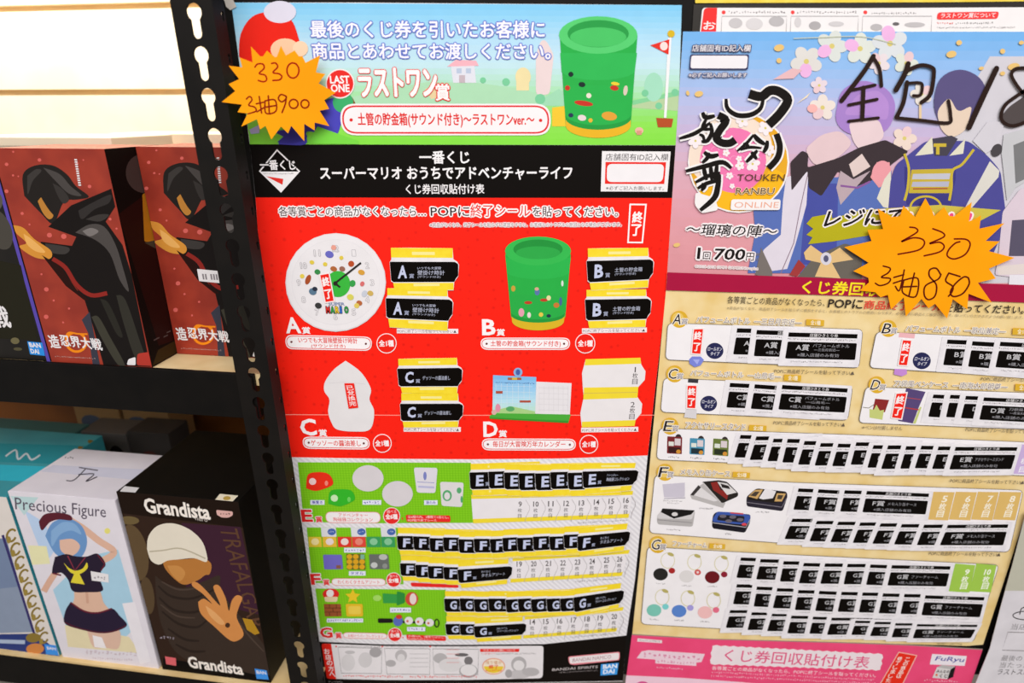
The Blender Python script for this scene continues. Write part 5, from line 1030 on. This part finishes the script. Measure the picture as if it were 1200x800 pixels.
def f_(m):
    Z = lambda p: zm(760, 480, 5.217, p)
    m.poly(Z([(85, 455), (222, 445), (222, 530), (205, 535), (95, 535)]), 'cac4d2'); m.poly(Z([(95, 540), (225, 535), (225, 542), (95, 546)]), 'b4aebc'); m.scrib(*Z([(90, 560)])[0], *Z([(205, 566)])[0], 2.2, '8a8688'); m.scrib(*Z([(115, 574)])[0], *Z([(185, 578)])[0], 2.2, '8a8688')
    m.poly(Z([(255, 525), (300, 470), (345, 445), (470, 570), (455, 600), (265, 545)]), 'b8b4b4'); m.poly(Z([(270, 520), (315, 470), (425, 555), (400, 560)]), 'dcd8da'); m.poly(Z([(255, 520), (305, 460), (320, 475), (275, 525)]), '3c3838')
    m.poly(rnd(Z([(325, 440), (430, 430), (480, 440), (550, 510), (545, 530), (455, 570), (440, 565)]), 2), '2a2624'); m.poly(Z([(380, 445), (420, 440), (440, 490), (490, 500), (480, 550), (440, 520), (395, 490)]), '8a2c28'); m.poly(Z([(420, 440), (480, 450), (540, 505), (480, 520), (440, 470)]), 'd8d4d4'); m.poly(Z([(440, 450), (490, 465), (500, 485), (450, 475)]), '2a2624'); m.line(Z([(330, 442), (440, 565)]), 1.2, 'c8c4c4')
    m.poly(rnd(Z([(598, 560), (600, 530), (660, 480), (845, 500), (850, 530), (820, 620), (600, 590)]), 3), '2c2834'); m.poly(rnd(Z([(605, 535), (660, 482), (840, 502), (820, 555), (770, 570), (610, 550)]), 2), '24201f'); m.poly(Z([(610, 530), (650, 490), (700, 487), (665, 545)]), 'cca468'); m.poly(Z([(770, 560), (785, 510), (840, 512), (815, 560)]), 'cca468'); m.poly(Z([(620, 525), (650, 500), (680, 500), (655, 530)]), '4a4038'); m.poly(Z([(785, 545), (792, 520), (825, 522), (812, 548)]), '4a4038'); m.poly(Z([(675, 540), (715, 480), (780, 498), (760, 540), (700, 548)]), 'e4e0e4'); m.line(Z([(600, 565), (815, 595), (845, 540)]), .7, '8a8490')
    m.poly(rnd(Z([(50, 660), (90, 600), (285, 615), (270, 715), (55, 700)]), 3), 'b4b0b0'); m.poly(rnd(Z([(50, 650), (90, 600), (285, 612), (265, 670), (60, 665)]), 2), 'd0ccce'); m.poly(Z([(85, 603), (283, 615), (260, 640), (155, 665), (75, 625)]), '1c1a1a'); m.ell(*Z([(160, 638)])[0], 3.6, 2.3, 'd4d0d0'); m.line(Z([(55, 672), (265, 690)]), .8, '8a8688')
    m.poly(rnd(Z([(388, 690), (395, 640), (420, 622), (625, 640), (620, 690), (590, 752), (390, 725)]), 3), '1e1c24'); m.poly(rnd(Z([(390, 670), (420, 622), (540, 628), (625, 645), (615, 690), (560, 700), (395, 685)]), 2), '3c58a8'); m.poly(rnd(Z([(430, 640), (590, 650), (580, 690), (415, 675)]), 3), '26242c'); m.line(Z([(390, 690), (595, 718), (622, 670)]), .9, 'b4b0b8'); m.poly(Z([(500, 625), (580, 632), (580, 640), (500, 633)]), 'c84448'); m.ell(*Z([(585, 700)])[0], 3, 1.6, 'd84850')
    for x, y in ((455, 650), (515, 655), (560, 672), (490, 680)): m.ell(*Z([(x, y)])[0], 4, 2, '6a6470')
    for x, y, w in ((310, 608, 85), (655, 630, 85), (110, 738, 85), (465, 762, 45)): p = Z([(x, y), (x + w, y + 3)]); m.scrib(*p[0], *p[1], 2.2, '7a7678')
part('tin_case_picture', f_, p2, LPIC)
def f_(m):
    Z = lambda x, y: (740 + x / 5.217, 610 + y / 5.217)
    for (rx, ry), (px_2, py), c, (gx, gy), gc in (((222, 243), (178, 327), '2a2826', (247, 305), 'a82c2c'), ((385, 253), (337, 340), 'dcd8d8', (405, 315), 'd05858'), ((550, 263), (494, 345), '6c1a20', (567, 328), '8c2434'), ((188, 467), (138, 547), '7cc4b4', (208, 525), '7cd0d0'), ((345, 475), (291, 552), '5a84cc', (360, 532), 'a49cdc'), ((503, 487), (450, 560), 'eebcbc', (517, 545), 'e4708a')):
        m.line(ellp(*Z(rx, ry), 8, 9), .7, 'd4cc98', close=True); m.ell(*Z(rx + 18, ry - 38), 4, 2, 'b8ac68', 20)
        m.ell(*Z(px_2, py), 8.6, 7.2, c); m.ell(*Z(px_2 - 4, py - 4), 6.4, 5, c); m.ell(*Z(gx, gy), 3.8, 3.4, gc); m.ell(*Z(gx, gy), 1.6, 1.4, 'e8d4d4' if gc == 'd05858' else gc)
        a, b = Z(px_2 - 28, py + 60), Z(px_2 + 30, py + 64); m.scrib(*a, *b, 2, '7a7678')
part('charm_picture', f_, p2, LPIC)
def f_(m):
    for i, n in enumerate((5, 6, 7, 8)):
        x0, x1 = (1091, 1119.5, 1145.5, 1171.2, 1198)[i:i + 2]; y0, y1 = 575.5 + i * .2, 575.6 + i * .2
        q = [(x0 + .6, 576), (x1 - .6, 576.5), (x1 - 8.4, 609.5), (x0 - 7.6, 608.5)]; m.poly(q, 'dcb76c'); cx = (x0 + x1) / 2; m.vtext('%d枚目' % n, cx + 2, 584.5, cx - 3.4, 602, 8, 'f4ecd8', .02)
part('ticket_slot', f_, p2, LPIC)
def f_(m):
    for i, n in enumerate((9, 10)):
        x0, x1 = (1118.8, 1143.6, 1168.5)[i:i + 2]; q = [(x0 + .6, 660), (x1 - .6, 662), (x1 - 7.4, 694), (x0 - 7.4, 692.6)]; m.poly(q, 'a0c850'); cx = (x0 + x1) / 2; m.text(str(n), cx - (1.5 if n < 10 else 3.5), 673.5, cx + 4, 673.5, 7, 'f0f4e0', .03); m.vtext('枚目', cx - .4, 678.5, cx - 1.6, 686.5, 7.6, 'f0f4e0', .02)
part('ticket_slot', f_, p2, LPIC)
def f_(m):
    m.poly([(1196, 520.5), (1232, 522), (1224, 556), (1186, 555)], 'c8b0dc'); m.vtext('枚目', 1200, 540, 1198, 550, 7, 'f0ecf4', .02)
part('ticket_slot', f_, p2, LPIC)
# marker writing across the art
def f_(m):
    Z = lambda p: zm(900, 60, 4, p); HK = '2e201c'
    for s, w in (([(495, 22), (450, 95), (345, 232)], 5.4), ([(492, 28), (522, 80), (532, 162)], 4.4), ([(395, 182), (502, 158)], 3.6), ([(378, 252), (512, 225)], 3.6), ([(448, 170), (442, 320)], 5), ([(378, 328), (518, 312)], 3.4), ([(658, 58), (640, 110), (600, 182)], 6), ([(650, 92), (715, 66), (768, 76), (778, 104), (762, 200), (720, 240)], 4.8), ([(652, 145), (635, 240), (602, 310)], 5), ([(655, 150), (712, 148), (724, 165), (714, 205), (682, 208)], 3.6), ([(602, 312), (720, 324), (845, 336), (856, 300), (846, 232)], 4), ([(1072, 80), (1015, 200), (942, 358)], 6.4), ([(1230, 80), (1165, 82), (1142, 115), (1190, 190), (1250, 240), (1240, 310), (1150, 350), (1095, 320), (1110, 255), (1180, 200), (1250, 150), (1230, 82)], 4.2)):
        m.pen([Z(s)], w, HK)
part('handwriting', f_, p2, L2 + 1.9e-3, label='thick dark marker writing')
# ---- tickets on the blossom poster
TB = ink('ece8ec', .5, .25, 'e0dce2', 80)
def bticket(q, letter, lines, l, label, group):
    """q is the paper: white slip with a black header bar and a black field"""
    S = lambda a: sub(q, *a)
    m = MB(PB); m.slab(rnd(q, 1.5), l, l + 1.1e-4, TB); m.l = l + 1.3e-4
    m.poly(S((.07, .085, .945, .205)), K); f = rnd(S((.075, .335, .95, .80)), 1.6); m.poly(f, K)
    m.textq('店舗ひきとり券', S((.34, .095, .70, .195)), 'e8e4e6')
    m.scrib(*bil(q, .07, .29), *bil(q, .93, .29), (q[3][1] - q[0][1]) * .055, '6a6466')
    m.textq(letter + '賞', S((.19, .40, .355, .57)), 'c4c2c6', .012)
    if len(lines) == 2: m.textq(lines[0], S((.40, .38, .86, .47)), 'a09ea4'); m.textq(lines[1], S((.42, .50, .74, .58)), 'a09ea4')
    else: m.textq(lines[0], S((.40, .43, .80, .54)), 'a09ea4')
    m.textq('※購入店舗のみ有効', S((.22, .64, .74, .74)), '9a989e')
    m.scrib(*bil(q, .15, .90), *bil(q, .8, .90), (q[3][1] - q[0][1]) * .05, '8a8486')
    return m.build('pickup_ticket', label=label, category='ticket', group=group)
TL2 = L2 + 1.75e-3
def brow(letter, lines, heads, last, row, step=2e-4, lift=0, sk=0):
    """heads: header-bar starting points (x, y) of the covered slips; last: the uncovered slip"""
    n = len(heads) + 1
    lw = last[1][0] - last[0][0]; hx, hy = bil(last, .07, .085)
    for i in range(n):
        if i < n - 1:
            r = random.Random(int(heads[i][0]) * 5 + 1); j = r.uniform(-1.4, 1.4); k = r.uniform(-1.5, 1.5); s = heads[i][2] if len(heads[i]) > 2 else 1
            dx, dy = heads[i][0] - hx, heads[i][1] - hy
            x0, y0 = last[0][0] + dx - (heads[i][3] if len(heads[i]) > 3 else 0), last[0][1] + dy
            q = [(x0, y0), (x0 + lw, y0 + (last[1][1] - last[0][1]) + k), (x0 + lw + (last[2][0] - last[1][0]) + j, y0 + (last[2][1] - last[0][1]) * s + k), (x0 + (last[3][0] - last[0][0]) + j + sk, y0 + (last[3][1] - last[0][1]) * s)]
            lab = '%s slip in %s on the blossom poster, %s from the left' % (letter, row, ORD[i])
        else: q = last; lab = '%s slip in %s on the blossom poster, uncovered at the right' % (letter, row)
        bticket(q, letter, lines, TL2 + lift + i * step, lab, 'black and white slips in ' + row)
brow('A', ['パフュームボトル', '―三日月宗近―'], [(864, 384.5), (894.8, 386.5, 1, 8)], [(918.5, 385.5), (1010.5, 388), (1005.8, 430.2), (911.6, 428.4)], 'the A row')
brow('B', ['パフュームボトル', '―歌仙兼定―'], [(1110.3, 397.8), (1139.6, 399.6)], [(1166.5, 396.5), (1262, 401), (1254, 444.5), (1157.4, 438)], 'the B row')
brow('C', ['パフュームボトル', '―山鳥毛―'], [(855.5, 448.6), (884.6, 450)], [(911.4, 447.2), (998.8, 452), (993, 491.4), (904, 487.4)], 'the C row')
brow('D', ['刀袋風ペンケース', '―南海太郎朝尊―'], [(1094, 462), (1113.8, 462.6), (1132, 463.8)], [(1147, 462), (1245, 466), (1236, 504), (1138.5, 498.4)], 'the D row')
brow('E', ['アクセサリースタンド'], [(868, 509.4), (886.5, 511, 1.05), (906.6, 513.8), (923, 513.8, 1.05), (943, 516.4, 1.05), (962, 519, 1), (982.5, 519.6), (1003.5, 518), (1023.7, 521.5), (1041, 521.5, 1.05), (1062, 522.6), (1080, 522), (1100, 523)], [(1115, 520.4), (1198, 520.8), (1187, 556.6), (1104, 557.4)], 'the E row')
brow('F', ['メモ入り缶ケース'], [(928.7, 607.4), (957.4, 610), (982.5, 611), (1008.3, 612), (1032.3, 613), (1057, 613.8), (1083, 614.6)], [(1106.5, 612), (1187, 611.2), (1178, 645.6), (1092, 645.4)], 'the lower F row')
brow('F', ['メモ入り缶ケース'], [(936, 572), (959.3, 573), (990, 574.3)], [(1010.8, 571.8), (1094, 575.5), (1087.5, 609.5), (1002.5, 606.8)], 'the upper F row', lift=6e-5)
brow('G', ['ファーチャーム'], [(855.6, 714.2, 1.25), (881, 716.8, 1.25), (905, 718, 1.25), (927.5, 720.6, 1.25), (952.8, 721.8, 1.2), (974.8, 723.2, 1.2), (1002.6, 727), (1025.6, 728.4), (1049.5, 730)], [(1070, 729), (1151.5, 730), (1139, 752), (1062, 752.4)], 'the bottom G row')
brow('G', ['ファーチャーム'], [(863.6, 684.4), (887, 687), (911, 689), (935.5, 691.2), (960.4, 692), (986.3, 693.2), (1011, 694), (1035, 695), (1060, 695.8)], [(1079.5, 694.3), (1159, 696.8), (1150.4, 729.8), (1072.5, 727)], 'the middle G row', lift=6e-5)
brow('G', ['ファーチャーム'], [(868.4, 652.8), (891.4, 654.8), (918.3, 657.4), (942.2, 659.4), (967, 660), (993.4, 660.6), (1020.2, 661)], [(1040.5, 659), (1119, 660.6), (1111.4, 693.6), (1032.3, 692.4)], 'the top G row', lift=1e-4)
SL = TL2 + 3e-4
seal([(812, 384.5), (825.4, 384), (822, 416), (809.4, 415)], '終了', SL, 'red seal in the A box of the blossom poster')
seal([(1057, 397), (1069.4, 398), (1064, 429.4), (1051.6, 428.6)], '終了', SL, 'red seal in the B box of the blossom poster')
seal([(804.4, 450.4), (817.6, 450.6), (816, 479.6), (803.8, 479)], '終了', SL, 'red seal in the C box of the blossom poster')
seal([(1049.5, 460), (1064, 459), (1057.2, 492), (1043.6, 490)], '終了', SL, 'red seal in the D box of the blossom poster')
# ---- price star on the blossom poster
S2 = Surf(PB.at(1090, 300, 6.5e-3), (0, -1, 0))
st = thing('price_star', 'orange starburst price card on the blossom poster', 'price card', S2.at(1090, 300), 'orange starburst price cards')
z = lambda s: zm(980, 230, 5.4545, s)
m = MB(S2)
m.slab(z([(570, 12), (605, 75), (628, 128), (690, 68), (722, 125), (755, 128), (866, 38), (848, 160), (880, 150), (925, 122), (915, 207), (1075, 172), (955, 285), (1045, 288), (975, 350), (1140, 393), (975, 462), (1020, 525), (905, 552), (995, 680), (845, 622), (838, 722), (745, 657), (708, 780), (632, 686), (590, 715), (545, 655), (445, 767), (432, 645), (350, 722), (330, 628), (283, 645), (250, 612), (150, 602), (210, 550), (205, 520), (110, 478), (208, 425), (52, 325), (226, 286), (200, 215), (300, 210), (265, 78), (355, 132), (408, 128), (430, 60), (478, 108), (505, 132)]), 0, 4e-4, ORG)
m.build('card', st)
m = MB(S2, 4.3e-4)
m.pen([z(s) for s in ([(470, 197), (508, 203), (515, 230), (415, 290), (490, 265), (552, 275), (562, 308), (520, 345), (395, 370)], [(617, 207), (680, 232), (686, 260), (595, 302), (660, 293), (690, 320), (660, 355), (562, 380)], [(755, 272), (830, 275), (856, 308), (825, 370), (755, 400), (710, 380), (720, 340), (760, 300), (790, 290)])], 1.9, '6e1408')
m.pen([z(s) for s in ([(300, 445), (345, 460), (330, 490), (288, 517), (345, 525), (330, 555), (280, 570), (250, 555)], [(368, 518), (432, 500)], [(435, 470), (405, 600), (378, 575)], [(365, 555), (425, 535)], [(432, 535), (425, 615), (508, 640), (522, 525), (432, 535)], [(500, 490), (465, 635)], [(428, 578), (515, 575)], [(668, 500), (640, 460), (600, 468), (596, 510), (640, 565), (632, 635), (590, 660), (563, 630), (572, 570), (650, 530), (670, 498)], [(720, 490), (700, 540), (745, 575), (740, 610), (718, 638)], [(720, 490), (792, 512)], [(845, 520), (850, 560), (810, 620), (752, 640), (730, 612), (760, 560), (815, 515), (845, 520)])], 1.8, '5a1408')
m.build('handwriting', st, label='dark red handwritten prices')
# ---------------------------------------------------------------- pink poster
p3 = poster('lottery_poster', 'bright pink lottery poster below the blossom poster, cut by the bottom frame', 940, 790)
L3 = 8e-4
PK = ink('ee4a7c', .4, .3, 'e84474', 30)
def f_(m): m.slab([(740.5, 743.5), (832, 748.8), (985, 753), (1060, 755.6), (1151.5, 761), (1138, 801), (1124, 845), (728, 840)], 5e-5, L3, PK); m.line([(740.5, 743.2), (832, 748.4), (985, 752.6), (1060, 755.2), (1151.5, 760.6)], 1.3, '9a8a80')
part('sheet', f_, p3, 0)
LP3 = L3 + 1e-4
def f_(m):
    m.poly([(734, 791), (800, 794), (870, 799), (900, 802), (900, 842), (728, 840)], 'f0ccdc'); m.ell(753, 803, 8, 5, 'd85090')
    m.poly([(747.2, 747.6), (776, 750), (775.6, 753.4), (746.6, 751.4)], 'e8d8dc'); m.scrib(749, 751, 773, 752.6, 2.2, '9a8a90')
part('footer_band', f_, p3, LP3)
def f_(m):
    m.poly([(752, 763), (760, 761.5), (826, 766), (822, 775.5), (816, 776), (816, 780), (768, 777), (768, 772.5), (746, 771)], 'ecd0dc'); m.scrib(754, 769.5, 820, 774, 6, 'd88aa8', 2); m.scrib(770, 776.5, 813, 779, 4, 'd890ac', 4); m.scrib(769, 783, 800, 785, 2.6, 'f0b8cc')
part('title_emblem', f_, p3, LP3)
def f_(m):
    q = []
    top = [(835, 756.4), (1034, 766.6)]; bot = [(1031.5, 784.5), (833, 777.5)]
    for i in range(40): x, y = bil(top + bot, i / 40, 0); q.append((x, y - (1.2 if i % 2 else 0)))
    for i in range(5): x, y = bil(top + bot, 1, i / 5); q.append((x + (1.4 if i % 2 else 0), y))
    for i in range(40): x, y = bil(top + bot, 1 - i / 40, 1); q.append((x, y + (1.2 if i % 2 else 0)))
    for i in range(5): x, y = bil(top + bot, 0, 1 - i / 5); q.append((x - (1.4 if i % 2 else 0), y))
    m.poly(q, 'ecdfe4'); m.text('くじ券回収貼付け表', 848, 774.5, 1017, 783.2, 14.5, 'e05a86', .008)
    m.text('各等賞ごとの商品がなくなったら、POPに終了シールを貼ってください。', 834, 784.6, 1026, 793.5, 4.6, 'f8dce4', .006); m.scrib(834, 788.6, 1026, 798, 2.8, 'f4c0d0', 1); m.scrib(833, 793, 1026, 802, 2.8, 'f4c0d0', 2)
part('heading', f_, p3, LP3)
def f_(m):
    q = [(1053, 763.4), (1075, 767.4), (1056, 806), (1028, 806)]; m.poly(q, 'f4bcae'); m.poly(grow(q, -1), 'e8301e'); m.vtext('この商品は', 1063.5, 772.5, 1053.5, 792, 5.4, 'f8e4dc', .02, 4.6); m.vtext('終了しました', 1054.5, 771.5, 1041, 797, 5.4, 'f8e4dc', .02, 4.6)
part('red_label', f_, p3, LP3)
def f_(m):
    m.poly([(1092.4, 766), (1133, 768.4), (1130.5, 780), (1089.5, 778.2)], 'ece4ec'); m.text('FuRyu', 1094.5, 775.2, 1128, 777, 7, '4a4c9c', .012, None, 1, .2)
    m.poly([(1098, 781.5), (1118, 780), (1111, 795.5), (1092.5, 794)], 'd8d4d4'); m.poly([(1114, 784), (1120, 780.5), (1117, 793), (1110, 796)], '1e1a1c'); m.poly([(1098, 781.5), (1104, 778.8), (1120, 780.5), (1114, 784)], 'b8b4b4'); m.text('みんなの', 1097, 788, 1112, 788.6, 3.8, '3a3436', .02); m.text('くじ', 1100.5, 793.6, 1110, 794, 4.4, '2a2426', .03); m.ell(1097.6, 790.6, 1.4, 1.4, 'e06a3c'); m.scrib(1083, 798.5, 1122, 799.6, 3, 'f4c8d4')
part('maker_marks', f_, p3, LP3)
# ---------------------------------------------------------------- white notice at the right edge
LN = 6e-3
pn = thing('paper_notice', 'white paper notice with thin black drawing at the right edge beside the beige poster', 'notice', PB.at(1185, 760))
def f_(m): m.slab([(1202, 602), (1205, 600), (1330, 600), (1280, 850), (1126, 850), (1143.6, 800), (1160, 759.5), (1173, 710), (1187, 660)], LN, LN + 6e-4, ink('dcd8de', .5, .2, 'd4d0d6', 40))
part('sheet', f_, pn, 0)
LNN = LN + 6.5e-4
def f_(m): m.poly([(1201, 606), (1330, 606), (1315, 692), (1178, 692), (1187, 660)], 'bcbaaa')
part('header_band', f_, pn, LNN)
def f_(m):
    HK = '2c2828'
    m.line(ellp(1203, 721, 16, 5), 1.1, HK, close=True); m.line([(1195, 720), (1197, 713), (1203, 711), (1212, 713), (1213, 720)], 1.1, HK, sm=True); m.ell(1201, 713, 1, 1, HK)
    m.line([(1181, 740.5), (1260, 742), (1254, 764), (1174.5, 761.5)], .9, '8a8486', close=True)
    m.text('当店では', 1184, 737.5, 1222, 738.5, 7.5, '8a8688'); m.text('最後のくじを', 1172.5, 774, 1222, 775, 7, '8a8688'); m.text('当たった', 1170.5, 782, 1206, 782.6, 7, '8a8688'); m.text('ラストスパート', 1168, 790, 1220, 790.6, 7, '4a4648')
part('print', f_, pn, LNN)
# clear tape at the top corner of the red poster
m = MB(PB); m.slab([(262, -2), (272, -3), (277, 8), (270, 12), (265, 8)], 1.6e-3, 1.75e-3, ink('c8c2ba', .3, .5)); m.build('tape_piece', label='short strip of pale tape at the top left corner of the red poster', category='tape')
